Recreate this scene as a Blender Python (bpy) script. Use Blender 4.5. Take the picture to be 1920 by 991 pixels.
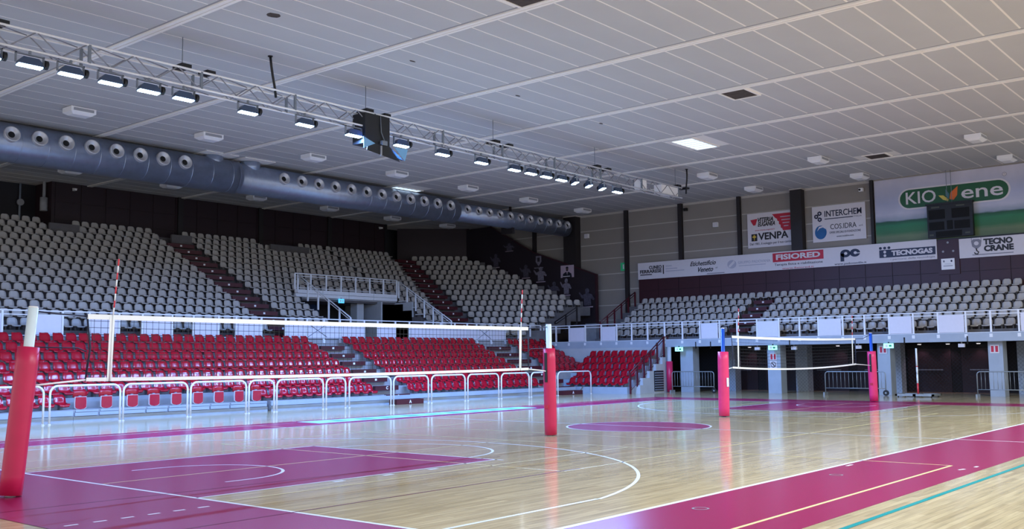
import bpy, math, random
from mathutils import Vector, Matrix
random.seed(7)
for o in list(bpy.data.objects): bpy.data.objects.remove(o)
sc = bpy.context.scene
C = sc.collection

# ------------------------------------------------------------------ camera
CAM = Vector((-7.2601, -6.2222, 1.7080)); YAW, PITCH, ROLL, FPX = 0.69605, 0.094051, -0.010816, 1870.89
Fv = Vector((math.cos(YAW)*math.cos(PITCH), math.sin(YAW)*math.cos(PITCH), math.sin(PITCH)))
Rv = Vector((math.sin(YAW), -math.cos(YAW), 0)); Uv = Rv.cross(Fv)
R2 = math.cos(ROLL)*Rv + math.sin(ROLL)*Uv; U2 = -math.sin(ROLL)*Rv + math.cos(ROLL)*Uv
cd = bpy.data.cameras.new('camera'); cam = bpy.data.objects.new('camera', cd); C.objects.link(cam)
cd.sensor_fit = 'HORIZONTAL'; cd.sensor_width = 36; cd.lens = FPX/1920*36; cd.clip_end = 300; cd.clip_start = .05
m3 = Matrix((R2, U2, -Fv)).transposed()
cam.matrix_world = Matrix.Translation(CAM) @ m3.to_4x4()
sc.camera = cam
# ------------------------------------------------------------------ world, exposure
w = bpy.data.worlds.new('hall_daylight'); sc.world = w; w.use_nodes = True
w.node_tree.nodes['Background'].inputs[0].default_value = (0.95, 0.965, 1.0, 1)
w.node_tree.nodes['Background'].inputs[1].default_value = 0.95
vs = sc.view_settings
vs.view_transform = 'Standard'; vs.look = 'None'; vs.gamma = 1; vs.use_curve_mapping = False; vs.exposure = 0.34
FLOOD_POWER = 330; FLOOD_COLOR = (.20, .42, 1.0); NEAR_POWER = 150; NEAR_COLOR = (.80, .92, 1.0)

# ------------------------------------------------------------------ materials
M = {}
def mat(name, col, rough=.5, metal=0., noise=0., nscale=8., coat=0., emit=None, estr=0., spec=.5, bump=0.):
    m = bpy.data.materials.new(name); m.use_nodes = True; nt = m.node_tree; b = nt.nodes['Principled BSDF']
    b.inputs['Base Color'].default_value = (*col, 1); b.inputs['Roughness'].default_value = rough
    b.inputs['Metallic'].default_value = metal; b.inputs['Specular IOR Level'].default_value = spec
    if coat: b.inputs['Coat Weight'].default_value = coat; b.inputs['Coat Roughness'].default_value = .08
    if noise or bump:
        tc = nt.nodes.new('ShaderNodeTexCoord'); n = nt.nodes.new('ShaderNodeTexNoise'); n.inputs['Scale'].default_value = nscale
        n.inputs['Detail'].default_value = 4
        nt.links.new(tc.outputs['Object'], n.inputs['Vector'])
        if noise:
            r = nt.nodes.new('ShaderNodeValToRGB'); e = r.color_ramp.elements
            e[0].position = .3; e[1].position = .7
            e[0].color = (*[c*(1-noise) for c in col], 1); e[1].color = (*[min(1, c*(1+noise)) for c in col], 1)
            nt.links.new(n.outputs['Fac'], r.inputs['Fac']); nt.links.new(r.outputs['Color'], b.inputs['Base Color'])
        if bump:
            bp = nt.nodes.new('ShaderNodeBump'); bp.inputs['Strength'].default_value = bump
            nt.links.new(n.outputs['Fac'], bp.inputs['Height']); nt.links.new(bp.outputs['Normal'], b.inputs['Normal'])
    if emit:
        b.inputs['Emission Color'].default_value = (*emit, 1); b.inputs['Emission Strength'].default_value = estr
    M[name] = m; return m
def s2l(r, g, b):
    f = lambda c: (c/255/12.92) if c/255 <= .04045 else ((c/255+.055)/1.055)**2.4
    return (f(r), f(g), f(b))

def wood_material():
    m = bpy.data.materials.new('maple_strip_floor'); m.use_nodes = True; nt = m.node_tree; b = nt.nodes['Principled BSDF']
    tc = nt.nodes.new('ShaderNodeTexCoord')
    br = nt.nodes.new('ShaderNodeTexBrick'); nt.links.new(tc.outputs['Object'], br.inputs['Vector'])
    br.inputs['Scale'].default_value = 1; br.inputs['Brick Width'].default_value = 1.3; br.inputs['Row Height'].default_value = .085
    br.inputs['Mortar Size'].default_value = .0012; br.inputs['Mortar Smooth'].default_value = .3
    br.inputs['Color1'].default_value = (*s2l(208, 188, 148), 1); br.inputs['Color2'].default_value = (*s2l(186, 165, 126), 1)
    br.inputs['Mortar'].default_value = (*s2l(120, 102, 76), 1); br.offset = .37
    mp = nt.nodes.new('ShaderNodeMapping'); mp.inputs['Scale'].default_value = (.55, 7, 1); nt.links.new(tc.outputs['Object'], mp.inputs['Vector'])
    n = nt.nodes.new('ShaderNodeTexNoise'); n.inputs['Scale'].default_value = 2.2; n.inputs['Detail'].default_value = 6; nt.links.new(mp.outputs[0], n.inputs['Vector'])
    r = nt.nodes.new('ShaderNodeValToRGB'); r.color_ramp.elements[0].position = .32; r.color_ramp.elements[0].color = (.72, .70, .66, 1)
    r.color_ramp.elements[1].position = .62; r.color_ramp.elements[1].color = (1.06, 1.04, 1, 1)
    nt.links.new(n.outputs['Fac'], r.inputs['Fac'])
    mx = nt.nodes.new('ShaderNodeMix'); mx.data_type = 'RGBA'; mx.blend_type = 'MULTIPLY'; mx.inputs['Factor'].default_value = .8
    nt.links.new(br.outputs['Color'], mx.inputs['A']); nt.links.new(r.outputs['Color'], mx.inputs['B'])
    nt.links.new(mx.outputs['Result'], b.inputs['Base Color'])
    b.inputs['Roughness'].default_value = .12; b.inputs['Specular IOR Level'].default_value = .5
    M['wood'] = m
def paint_material(name, col, rough):
    m = bpy.data.materials.new(name); m.use_nodes = True; nt = m.node_tree; b = nt.nodes['Principled BSDF']
    tc = nt.nodes.new('ShaderNodeTexCoord'); mp = nt.nodes.new('ShaderNodeMapping'); mp.inputs['Scale'].default_value = (.7, 9, 1)
    nt.links.new(tc.outputs['Object'], mp.inputs['Vector'])
    n = nt.nodes.new('ShaderNodeTexNoise'); n.inputs['Scale'].default_value = 2.5; n.inputs['Detail'].default_value = 5; nt.links.new(mp.outputs[0], n.inputs['Vector'])
    r = nt.nodes.new('ShaderNodeValToRGB'); r.color_ramp.elements[0].color = (*[c*.82 for c in col], 1); r.color_ramp.elements[1].color = (*[c*1.15 for c in col], 1)
    nt.links.new(n.outputs['Fac'], r.inputs['Fac']); nt.links.new(r.outputs['Color'], b.inputs['Base Color'])
    b.inputs['Roughness'].default_value = rough
    M[name] = m
wood_material()
paint_material('crimson_paint', s2l(150, 22, 76), .23)
mat('line_white', s2l(225, 228, 235), .25); mat('line_yellow', s2l(225, 208, 150), .25); mat('line_teal', s2l(0, 140, 140), .25)
mat('line_maroon', s2l(110, 16, 48), .2)
mat('floor_blue', s2l(160, 215, 245), .25, noise=.06); mat('floor_cyan', s2l(80, 175, 200), .25)
mat('ceiling_panel', s2l(186, 184, 184), .7, noise=.03, nscale=.6); mat('ceiling_joint', s2l(238, 232, 226), .6)
mat('ceiling_dark', s2l(60, 56, 54), .8); mat('hatch_dark', s2l(70, 60, 56), .9, noise=.25, nscale=6)
mat('wall_panel', s2l(142, 134, 127), .75, noise=.04, nscale=.7); mat('wall_joint', s2l(186, 178, 170), .7)
mat('column_dark', s2l(34, 28, 30), .6, noise=.1)
mat('maroon_panel', s2l(54, 16, 28), .5, noise=.08, nscale=1.5); mat('maroon_dark', s2l(36, 15, 24), .6, noise=.12, nscale=1.5)
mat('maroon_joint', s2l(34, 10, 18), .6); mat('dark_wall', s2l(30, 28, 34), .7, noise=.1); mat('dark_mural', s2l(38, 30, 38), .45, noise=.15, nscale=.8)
mat('concrete', s2l(150, 150, 154), .7, noise=.12, nscale=3); mat('concrete_dark', s2l(92, 88, 90), .75, noise=.12, nscale=3); mat('concrete_blue', s2l(158, 168, 182), .55, noise=.06, nscale=2)  # concrete_dark: upper terraces, shadow between the seats put into the colour
mat('grey_steel', s2l(120, 128, 140), .45, noise=.08); mat('plaster', s2l(176, 180, 186), .7, noise=.05, nscale=2)
mat('step_maroon', s2l(72, 16, 28), .5, noise=.08); mat('seat_cream', s2l(176, 170, 165), .35, noise=.03); mat('seat_red', s2l(168, 12, 36), .16, noise=.04)
mat('seat_pad', s2l(176, 20, 52), .22, noise=.05); mat('white_trim', s2l(226, 222, 226), .4)
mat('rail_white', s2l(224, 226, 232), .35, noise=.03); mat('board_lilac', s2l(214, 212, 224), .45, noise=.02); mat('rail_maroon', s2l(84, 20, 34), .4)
mat('duct_zinc', s2l(150, 160, 182), .34, metal=.7, noise=.08, nscale=5); mat('nozzle_grey', s2l(196, 196, 202), .35, metal=.35); mat('black', s2l(14, 14, 16), .5)
mat('truss_alu', s2l(240, 240, 244), .35, metal=.2, noise=.03); mat('truss_web', s2l(150, 150, 158), .4, metal=.4); mat('lamp_body', s2l(70, 84, 110), .4, metal=.4); mat('black_matte', s2l(18, 19, 24), .55, noise=.1)
mat('lamp_lens', (.8, .9, 1), .3, emit=(.45, .72, 1.0), estr=20.); mat('flap_blue', s2l(120, 175, 220), .35)
mat('fixture_white', s2l(236, 234, 236), .4, noise=.02); mat('fixture_grey', s2l(150, 150, 156), .5); mat('skylight', s2l(225, 240, 250), .4, emit=(.68, .86, 1.0), estr=1.0)
mat('post_white', s2l(215, 228, 236), .35, noise=.03); mat('post_blue', s2l(28, 84, 190), .35, noise=.05); mat('pad_red', s2l(192, 26, 78), .4, noise=.06, nscale=4, bump=.08); mat('pad_pink', s2l(224, 50, 110), .4, noise=.06, nscale=4, bump=.08)
mat('tape_white', s2l(238, 242, 244), .6, noise=.02); mat('net_cord', s2l(30, 34, 44), .7); mat('net_cord_pale', s2l(150, 155, 170), .7); mat('antenna_red', s2l(215, 60, 70), .4); mat('cord_navy', s2l(28, 36, 62), .6)
mat('hoop_white', s2l(232, 230, 234), .3, noise=.02); mat('galvanised', s2l(150, 156, 160), .4, metal=.5, noise=.1)
mat('sign_white', s2l(214, 208, 214), .5, noise=.015); mat('ink_black', s2l(24, 22, 26), .5); mat('ink_navy', s2l(22, 26, 58), .5); mat('ink_red', s2l(186, 30, 56), .5); mat('ink_grey', s2l(128, 126, 138), .5); mat('ink_pale', s2l(176, 174, 190), .5)
mat('ink_blue', s2l(24, 92, 150), .5, noise=.1, nscale=3); mat('ink_gold', s2l(206, 172, 60), .5); mat('logo_green', s2l(20, 84, 50), .45, noise=.12, nscale=1.5); mat('leaf_yellow', s2l(220, 196, 90), .5); mat('leaf_orange', s2l(226, 110, 44), .5); mat('leaf_teal', s2l(70, 120, 130), .5)
mat('exit_green', s2l(20, 130, 80), .4, emit=(.05, .55, .3), estr=.12); mat('exit_lit', s2l(150, 230, 230), .4, emit=(.35, .95, .95), estr=1.1); mat('exit_blue', s2l(40, 150, 230), .4, emit=(.1, .55, 1), estr=1.0)
mat('downlight', (1, 1, 1), .4, emit=(1, .9, .95), estr=5.); mat('scoreboard_panel', s2l(24, 25, 27), .7, spec=.2); mat('scoreboard_line', s2l(70, 74, 66), .6)
mat('print_grey', s2l(120, 114, 128), .5, noise=.35, nscale=9); mat('print_dim', s2l(76, 72, 86), .5, noise=.4, nscale=9); mat('print_pink', s2l(186, 166, 182), .5, noise=.04); mat('print_skin', s2l(150, 112, 100), .5); mat('suit_dark', s2l(30, 30, 40), .5)
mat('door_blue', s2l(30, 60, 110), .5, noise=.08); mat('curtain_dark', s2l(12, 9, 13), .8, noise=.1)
def mural_material():
    m = bpy.data.materials.new('field_and_sky_print'); m.use_nodes = True; nt = m.node_tree; b = nt.nodes['Principled BSDF']
    tc = nt.nodes.new('ShaderNodeTexCoord'); sx = nt.nodes.new('ShaderNodeSeparateXYZ'); nt.links.new(tc.outputs['Generated'], sx.inputs[0])
    r = nt.nodes.new('ShaderNodeValToRGB'); e = r.color_ramp.elements
    stops = [(0, s2l(86, 104, 70)), (.10, s2l(104, 122, 84)), (.16, s2l(52, 112, 66)), (.27, s2l(38, 120, 76)), (.33, s2l(24, 80, 54)), (.355, s2l(150, 160, 178)), (.45, s2l(196, 196, 214)), (.62, s2l(178, 182, 210)), (1, s2l(206, 200, 212))]
    e[0].position, e[0].color = 0, (*stops[0][1], 1); e[1].position, e[1].color = 1, (*stops[-1][1], 1)
    for p_, c_ in stops[1:-1]:
        q = e.new(p_); q.color = (*c_, 1)
    mp = nt.nodes.new('ShaderNodeMapping'); mp.inputs['Scale'].default_value = (1, 1, 6); nt.links.new(tc.outputs['Object'], mp.inputs['Vector'])
    n = nt.nodes.new('ShaderNodeTexNoise'); n.inputs['Scale'].default_value = 1.6; n.inputs['Detail'].default_value = 8; nt.links.new(mp.outputs[0], n.inputs['Vector'])
    mm = nt.nodes.new('ShaderNodeMath'); mm.operation = 'MULTIPLY_ADD'; mm.inputs[1].default_value = .05; mm.inputs[2].default_value = -.025; nt.links.new(n.outputs['Fac'], mm.inputs[0])
    ad = nt.nodes.new('ShaderNodeMath'); ad.operation = 'ADD'; nt.links.new(sx.outputs['Z'], ad.inputs[0]); nt.links.new(mm.outputs[0], ad.inputs[1])
    nt.links.new(ad.outputs[0], r.inputs['Fac'])
    n2 = nt.nodes.new('ShaderNodeTexNoise'); n2.inputs['Scale'].default_value = .7; n2.inputs['Detail'].default_value = 6; nt.links.new(tc.outputs['Object'], n2.inputs['Vector'])
    r2 = nt.nodes.new('ShaderNodeValToRGB'); r2.color_ramp.elements[0].position = .35; r2.color_ramp.elements[0].color = (.8, .82, .85, 1); r2.color_ramp.elements[1].position = .65
    nt.links.new(n2.outputs['Fac'], r2.inputs['Fac'])
    mx = nt.nodes.new('ShaderNodeMix'); mx.data_type = 'RGBA'; mx.blend_type = 'MULTIPLY'; mx.inputs['Factor'].default_value = 1
    nt.links.new(r.outputs['Color'], mx.inputs['A']); nt.links.new(r2.outputs['Color'], mx.inputs['B']); nt.links.new(mx.outputs['Result'], b.inputs['Base Color'])
    b.inputs['Roughness'].default_value = .5; M['mural'] = m
mural_material()

# ------------------------------------------------------------------ mesh builder
class MB:
    def __init__(s): s.v = []; s.f = []; s.sm = []; s.split = None
    def add(s, vs, fs, smooth=False):
        k = len(s.v); s.v += [tuple(v) for v in vs]; s.f += [tuple(i+k for i in f) for f in fs]; s.sm += [smooth]*len(fs); return s
    def box(s, x0, x1, y0, y1, z0, z1):
        vs = [(x, y, z) for z in (z0, z1) for y in (y0, y1) for x in (x0, x1)]
        return s.add(vs, [(0, 2, 3, 1), (4, 5, 7, 6), (0, 1, 5, 4), (2, 6, 7, 3), (0, 4, 6, 2), (1, 3, 7, 5)])
    def obox(s, c, ax, ay, az, hx, hy, hz):
        c, ax, ay, az = Vector(c), Vector(ax).normalized(), Vector(ay).normalized(), Vector(az).normalized()
        vs = [c+ax*hx*i+ay*hy*j+az*hz*k for k in (-1, 1) for j in (-1, 1) for i in (-1, 1)]
        return s.add(vs, [(0, 2, 3, 1), (4, 5, 7, 6), (0, 1, 5, 4), (2, 6, 7, 3), (0, 4, 6, 2), (1, 3, 7, 5)])
    def quad(s, a, b, c, d): return s.add([a, b, c, d], [(0, 1, 2, 3)])
    def tube(s, pts, r, n=8, caps=True, smooth=True):
        pts = [Vector(p) for p in pts]; rs = r if isinstance(r, (list, tuple)) else [r]*len(pts)
        k = len(s.v); prev = None; rings = []
        for i, p in enumerate(pts):
            d = (pts[min(i+1, len(pts)-1)]-pts[max(i-1, 0)]).normalized()
            if prev is None:
                a = Vector((0, 0, 1)) if abs(d.z) < .9 else Vector((1, 0, 0)); u = d.cross(a).normalized()
            else: u = (prev-d*prev.dot(d)).normalized()
            prev = u; v = d.cross(u)
            rings.append([p+(u*math.cos(2*math.pi*j/n)+v*math.sin(2*math.pi*j/n))*rs[i] for j in range(n)])
        vs = [q for R_ in rings for q in R_]; fs = []
        for i in range(len(pts)-1):
            for j in range(n): fs.append((i*n+j, i*n+(j+1) % n, (i+1)*n+(j+1) % n, (i+1)*n+j))
        s.add(vs, fs, smooth)
        if caps: s.add([], [tuple(k+j for j in range(n))[::-1], tuple(k+(len(pts)-1)*n+j for j in range(n))]) if False else s._caps(k, n, len(pts))
        return s
    def lathe(s, c, ax, prof, n=20):     # rings of given radius at given distance along ax
        c, ax = Vector(c), Vector(ax).normalized(); u = ax.cross(Vector((1, 0, 0))).normalized(); v = ax.cross(u)
        vs = [c+ax*d+(u*math.cos(2*math.pi*j/n)+v*math.sin(2*math.pi*j/n))*r for d, r in prof for j in range(n)]
        return s.add(vs, [(i*n+j, i*n+(j+1) % n, (i+1)*n+(j+1) % n, (i+1)*n+j) for i in range(len(prof)-1) for j in range(n)], True)
    def _caps(s, k, n, m):
        s.f += [tuple(k+j for j in range(n))[::-1], tuple(k+(m-1)*n+j for j in range(n))]; s.sm += [False, False]
    def prism(s, poly, y0, y1):          # polygon in x,z extruded along y
        n = len(poly); vs = [(x, y0, z) for x, z in poly]+[(x, y1, z) for x, z in poly]
        fs = [tuple(range(n)), tuple(range(n, 2*n))[::-1]]+[(i, i+n, (i+1) % n+n, (i+1) % n) for i in range(n)]
        return s.add(vs, fs)
    def merge(s, o, mtx):
        k = len(s.v); s.v += [tuple(mtx @ Vector(v)) for v in o.v]; s.f += [tuple(i+k for i in f) for f in o.f]; s.sm += o.sm
    def mesh(s, name, mt):
        me = bpy.data.meshes.new(name); me.from_pydata(s.v, [], s.f); me.polygons.foreach_set('use_smooth', s.sm); me.update()
        me.materials.append(M[mt])
        if s.split:
            me.materials.append(M[s.split[1]]); me.polygons.foreach_set('material_index', [1 if (i % s.split[2]) >= s.split[0] else 0 for i in range(len(s.f))])
        return me
    def build(s, name, mt, parent=None): return link(name, s.mesh(name, mt), parent)
def link(name, data, parent=None):
    o = bpy.data.objects.new(name, data); C.objects.link(o)
    if parent is not None: o.parent = parent
    return o
def tag(o, label=None, cat=None, group=None, kind=None):
    if label: o['label'] = label
    if cat: o['category'] = cat
    if group: o['group'] = group
    if kind: o['kind'] = kind
    return o
def thing(name, label, cat, loc=(0, 0, 0), rz=0., group=None):
    o = link(name, None); o.location = loc; o.rotation_euler = (0, 0, rz); o.empty_display_size = .2
    return tag(o, label, cat, group)
def struct(o): o['kind'] = 'structure'; return o
def box(name, mt, parent, *a): return MB().box(*a).build(name, mt, parent)
RX = -math.pi/2          # front faces -X, local x runs towards -Y
def text(body, size, mt, parent, x, z, y=-.012, align='CENTER', bold=0., shear=0., width=None, name='lettering', ext=.004):
    cu = bpy.data.curves.new('t', 'FONT'); cu.body = body; cu.size = size; cu.align_x = align; cu.align_y = 'CENTER'
    cu.offset = bold; cu.shear = shear; cu.extrude = ext; cu.resolution_u = 3
    ob = bpy.data.objects.new('t', cu); me = bpy.data.meshes.new_from_object(ob); bpy.data.objects.remove(ob)
    if width and me.vertices:
        xs = [v.co.x for v in me.vertices]; k = width/(max(xs)-min(xs))
        for v in me.vertices: v.co.x *= k
    for v in me.vertices: v.co = Vector((v.co.x+x, -v.co.z+y, v.co.y+z))
    me.materials.clear(); me.materials.append(M[mt]); me.name = name
    return link(name, me, parent)
def ell(cx, cz, rx, rz, n=24, a0=0, a1=2*math.pi): return [(cx+rx*math.cos(a0+(a1-a0)*i/n), cz+rz*math.sin(a0+(a1-a0)*i/n)) for i in range(n)]
def flat(poly, mt, parent, y=-.012, t=.006, name='logo'):      # a printed patch on a sign, front at local -y
    area = sum(poly[i][0]*poly[(i+1) % len(poly)][1]-poly[(i+1) % len(poly)][0]*poly[i][1] for i in range(len(poly)))
    if area < 0: poly = poly[::-1]
    return MB().prism(poly, y-t/2, y+t/2).build(name, mt, parent)

# ================================================================== THE SETTING
CZ = 10.05; XW = 40.3; YB = 39.0
floor = struct(box('floor', 'wood', None, -14, XW+.3, -14, 41, -.2, 0)); floor['label'] = 'pale maple strip sports floor with painted court markings'
# painted areas, one border, two keys, one circle
def slab(name, mt, rects, z, parent=floor):
    b = MB()
    for x0, x1, y0, y1 in rects: b.add([(x0, y0, z), (x1, y0, z), (x1, y1, z), (x0, y1, z)], [(0, 1, 2, 3)])
    return b.build(name, mt, parent)
slab('painted_border', 'crimson_paint', [(-2.25, 30.0, -1.93, 0), (-2.25, 30.0, 15, 16.95), (-2.25, 0, 0, 15), (28, 30.0, 0, 15)], .001)
slab('painted_key', 'crimson_paint', [(0, 5.8, 5.05, 9.95)], .001); slab('painted_key', 'crimson_paint', [(22.2, 28, 5.05, 9.95)], .001)
def disc(cx, cy, r0, r1, a0, a1, mt, name, z=.0016, n=64):
    b = MB(); vs = []
    for i in range(n+1):
        a = a0+(a1-a0)*i/n
        for r in (r0, r1): vs.append((cx+r*math.cos(a), cy+r*math.sin(a), z))
    b.add(vs, [(2*i, 2*i+1, 2*i+3, 2*i+2) for i in range(n)]); return b.build(name, mt, floor)
PI = math.pi
disc(14, 7.5, 0.001, 1.78, 0, 2*PI, 'crimson_paint', 'painted_circle', .001)
def line(x0, y0, x1, y1, mt='line_white', wd=.05, z=.002):
    d = Vector((x1-x0, y1-y0, 0)).normalized(); n = Vector((-d.y, d.x, 0))*wd/2; a = Vector((x0, y0, z)); b_ = Vector((x1, y1, z))
    return MB().quad(a-n, b_-n, b_+n, a+n).build('court_line', mt, floor)
L = line
L(0, 0, 28, 0, wd=.07); L(0, 15, 28, 15); L(0, 0, 0, 15, wd=.06); L(28, 0, 28, 15); L(14, -1.9, 14, 15.15)
for s, x0 in ((1, 0), (-1, 28)):
    L(x0, 5.075, x0+s*5.8, 5.075); L(x0, 9.925, x0+s*5.8, 9.925); L(x0+s*5.775, 4.9, x0+s*5.775, 9.95)
    bx = x0+s*1.575; a = math.asin(6.6/6.725); xx = 6.725*math.cos(a)
    L(x0, .925, bx+s*xx, .925); L(x0, 14.075, bx+s*xx, 14.075)
    ang = (-a, a) if s > 0 else (PI-a, PI+a)
    disc(bx, 7.5, 6.7, 6.75, *ang, 'line_white', 'court_line', .002, 96)
    ang = (-PI/2, PI/2) if s > 0 else (PI/2, 3*PI/2)
    disc(x0+s*5.775, 7.5, 1.75, 1.8, *ang, 'line_white', 'court_line', .002); disc(bx, 7.5, 1.25, 1.3, *ang, 'line_white', 'court_line', .002)
    for sy in (1, -1): L(bx-s*.375, 7.5+sy*1.275, bx, 7.5+sy*1.275)
    for q in range(3): L(x0+s*(2.1+.95*q), 4.93, x0+s*(2.3+.95*q), 4.93, wd=.09)
disc(14, 7.5, 1.75, 1.8, 0, 2*PI, 'line_white', 'court_line', .002, 96)
Y_ = 'line_yellow'
for x0, x1 in ((.05, 9), (19, 27.95)):
    for y in (-1.4, 16.5): L(x0, y, x1, y, Y_)
    for y in (4.5, 7.5, 10.5): L(x0, y, x1, y, Y_, .04)
    for x in (x0, x1):
        if 1 < x < 27: L(x, -1.4, x, 16.5, Y_, .04)
L(5, 3.05, 23, 3.05, Y_, .04); L(5, 12, 23, 12, Y_, .04)
for x in (5, 11, 17, 23): L(x, 3.05, x, 12, Y_, .04)
for q in range(6):
    L(-.32-.32*q, 4.31, -.47-.32*q, 4.31)
for q in range(3): L(8.95, -1.75-.0*q, 9.1, -1.75) if q == 0 else None
L(8.06, -.12, 8.3, -.12); L(8.45, -1.66, 8.62, -1.7)
L(-14, -2.26, 31, -2.26, 'line_teal', .07)
L(-2.2, 5.9, 6.2, 5.35, 'line_maroon', .03, .0025); L(-2.2, 3.1, 5.5, 3.1, 'line_maroon', .03, .0025); L(-2.25, -.0, -2.25, 16.9, 'line_maroon', .02, .0025)
L(-2.2, 16.7, 10.3, 16.7, 'line_maroon', .06, .0025); L(-2.2, 16.35, 10.3, 16.35, 'line_white', .02, .0025)
for (x, y) in ((2.9, -.47), (6.84, -.45)):
    disc(x, y, .075, .1, 0, 2*PI, 'galvanised', 'floor_socket_ring', .003, 24)
st = thing('floor_advert', 'long pale blue printed advert strip lying on the far red border', 'floor sticker', (10.5, 15.55, 0))
MB().add([(0, 0, .003), (9.6, 0, .003), (9.9, 1.1, .003), (.1, 1.1, .003)], [(0, 1, 2, 3)]).build('sheet', 'floor_blue', st)
for k in range(9):
    x = .9+k*.95; MB().add([(x, .3, .0045), (x+.55, .3, .0045), (x+.45+.1*(k % 2), .62, .0045), (x+.1, .85, .0045)], [(0, 1, 2, 3)]).build('print_mark', 'floor_cyan', st)

# ---- ceiling with ribs and panels
ceiling = struct(box('ceiling', 'ceiling_joint', None, -14, XW+.3, -14, 41, CZ, CZ+.3)); ceiling['label'] = 'white suspended ceiling of long grey panels between raised ribs'
RIBS = [-14.0, -9.0, -4.05, .9, 5.83, 10.77, 15.74, 20.64, 25.55, 30.36, 35.05, XW]
PW = .876; Y0 = .62
HATCH = [(20.85, 21.9, 7.75, 8.6), (34.0, 35.0, 8.05, 8.95), (9.7, 10.65, 7.55, 8.35)]
SKY = [(26.0, 28.05, 12.55, 13.45), (25.6, 27.4, 28.5, 28.9)]
def rayd(P): return (Vector(P)-CAM)
def projpx(P):
    d = rayd(P); z = d.dot(Fv)
    if z <= .1: return None
    return (960+FPX*d.dot(R2)/z, 495.5-FPX*d.dot(U2)/z, z)
panels = []
for i in range(len(RIBS)-1):
    xa, xb = RIBS[i]+.14, RIBS[i+1]-.14
    for k in range(-17, 46):
        ya, yb = Y0+k*PW+.03, Y0+(k+1)*PW-.03
        if yb > 40.9: continue
        seg = [(xa, xb)]
        for hx0, hx1, hy0, hy1 in HATCH+SKY:
            if hy0 < yb-.1 and hy1 > ya+.1:
                n_ = []
                for a, b in seg:
                    if hx0 < b and hx1 > a:
                        if hx0-.06-a > .05: n_.append((a, hx0-.06))
                        if b-hx1-.06 > .05: n_.append((hx1+.06, b))
                    else: n_.append((a, b))
                seg = n_
        for a, b in seg:
            q = projpx(((a+b)/2, (ya+yb)/2, CZ)); c1 = projpx((a, ya, CZ)); c2 = projpx((b, yb, CZ)); vis = False; dist = 1e9
            for t in range(6):
                for yy in (ya, yb):
                    c = projpx((a+(b-a)*t/5, yy, CZ))
                    if c and -5 < c[0] < 1925 and -5 < c[1] < 996: vis = True; dist = min(dist, c[2])
            panels.append((dist if vis else 1e9, vis, a, b, ya, yb))
panels.sort(); rest = MB(); pm = {}
for n, (d, vis, a, b, ya, yb) in enumerate(panels):
    if n < 300 and vis:
        key = (round(b-a, 3), round(yb-ya, 3))
        if key not in pm: pm[key] = MB().box(-(b-a)/2, (b-a)/2, -(yb-ya)/2, (yb-ya)/2, -.006, 0).mesh('ceiling_panel', 'ceiling_panel')
        o = link('ceiling_panel', pm[key], ceiling); o.location = ((a+b)/2, (ya+yb)/2, CZ)
    else: rest.box(a, b, ya, yb, CZ-.006, CZ)
tag(rest.build('ceiling_panel_field', 'ceiling_panel', ceiling), kind='stuff')
for x in RIBS[1:-1]:
    rb = MB(); rb.prism([(-.13, 0), (-.13, -.05), (-.015, -.05), (-.015, -.03), (.015, -.03), (.015, -.05), (.11, -.05), (.11, 0)][::-1], -13.9, YB+1.9)
    o = rb.build('ceiling_rib', 'ceiling_joint', ceiling); o.location = (x, 0, CZ)
    o = MB().box(-.175, -.13, -13.9, YB+1.9, -.012, 0).build('rib_shadow_strip', 'fixture_grey', ceiling); o.location = (x, 0, CZ)  # solid grey strip painted as the shade along one side of the rib
for x0, x1, y0, y1 in HATCH:
    h = thing('ceiling_hatch', 'dark open service hatch in the ceiling with a white frame', 'hatch', (x0, y0, CZ-.02), 0, 'ceiling hatches')
    a, b = x1-x0, y1-y0
    box('opening', 'hatch_dark', h, .02, a-.02, .02, b-.02, -.002, .015)
    fr = MB(); fr.box(-.05, a+.05, -.05, .02, -.02, .02).box(-.05, a+.05, b-.02, b+.05, -.02, .02).box(-.05, .02, .02, b-.02, -.02, .02).box(a-.02, a+.05, .02, b-.02, -.02, .02); fr.build('hatch_frame', 'ceiling_joint', h)
for n, (x0, x1, y0, y1) in enumerate(SKY):
    h = thing('ceiling_skylight', ['glowing pale blue skylight grille set in the open ceiling', 'narrow glowing skylight in the ceiling just above the round duct'][n], 'skylight', (x0, y0, CZ-.02))
    a, b = x1-x0, y1-y0
    box('diffuser', 'skylight', h, 0, a, 0, b, -.004, .012)
    fr = MB(); fr.box(-.06, a+.06, -.06, 0, -.02, .02).box(-.06, a+.06, b, b+.06, -.02, .02).box(-.06, 0, 0, b, -.02, .02).box(a, a+.06, 0, b, -.02, .02); fr.build('frame', 'ceiling_joint', h)
    for k in range(1, 6): box('slat', 'ceiling_joint', h, k*a/6-.015, k*a/6+.015, 0, b, -.018, -.004)
for n, (x, y) in enumerate([(7.09, 13.22), (11.96, 13.4), (16.81, 13.57), (21.73, 13.78)]):
    h = thing('ceiling_hole', 'ragged dark hole broken through a grey ceiling panel' if n == 0 else 'small dark slot cut in a grey ceiling panel', 'hole', (x, y, CZ-.012), 0, 'holes in the ceiling')
    r = .2 if n == 0 else .11
    poly = [(r*math.cos(t*PI/5)*random.uniform(.8, 1.15), r*(.8 if n == 0 else .45)*math.sin(t*PI/5)*random.uniform(.8, 1.1)) for t in range(10)]
    MB().add([(px, py, 0) for px, py in poly]+[(px, py, .004) for px, py in poly], [tuple(range(10))[::-1]]+[(i, (i+1) % 10, (i+1) % 10+10, i+10) for i in range(10)]).build('hole_edge', 'hatch_dark', h)

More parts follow.
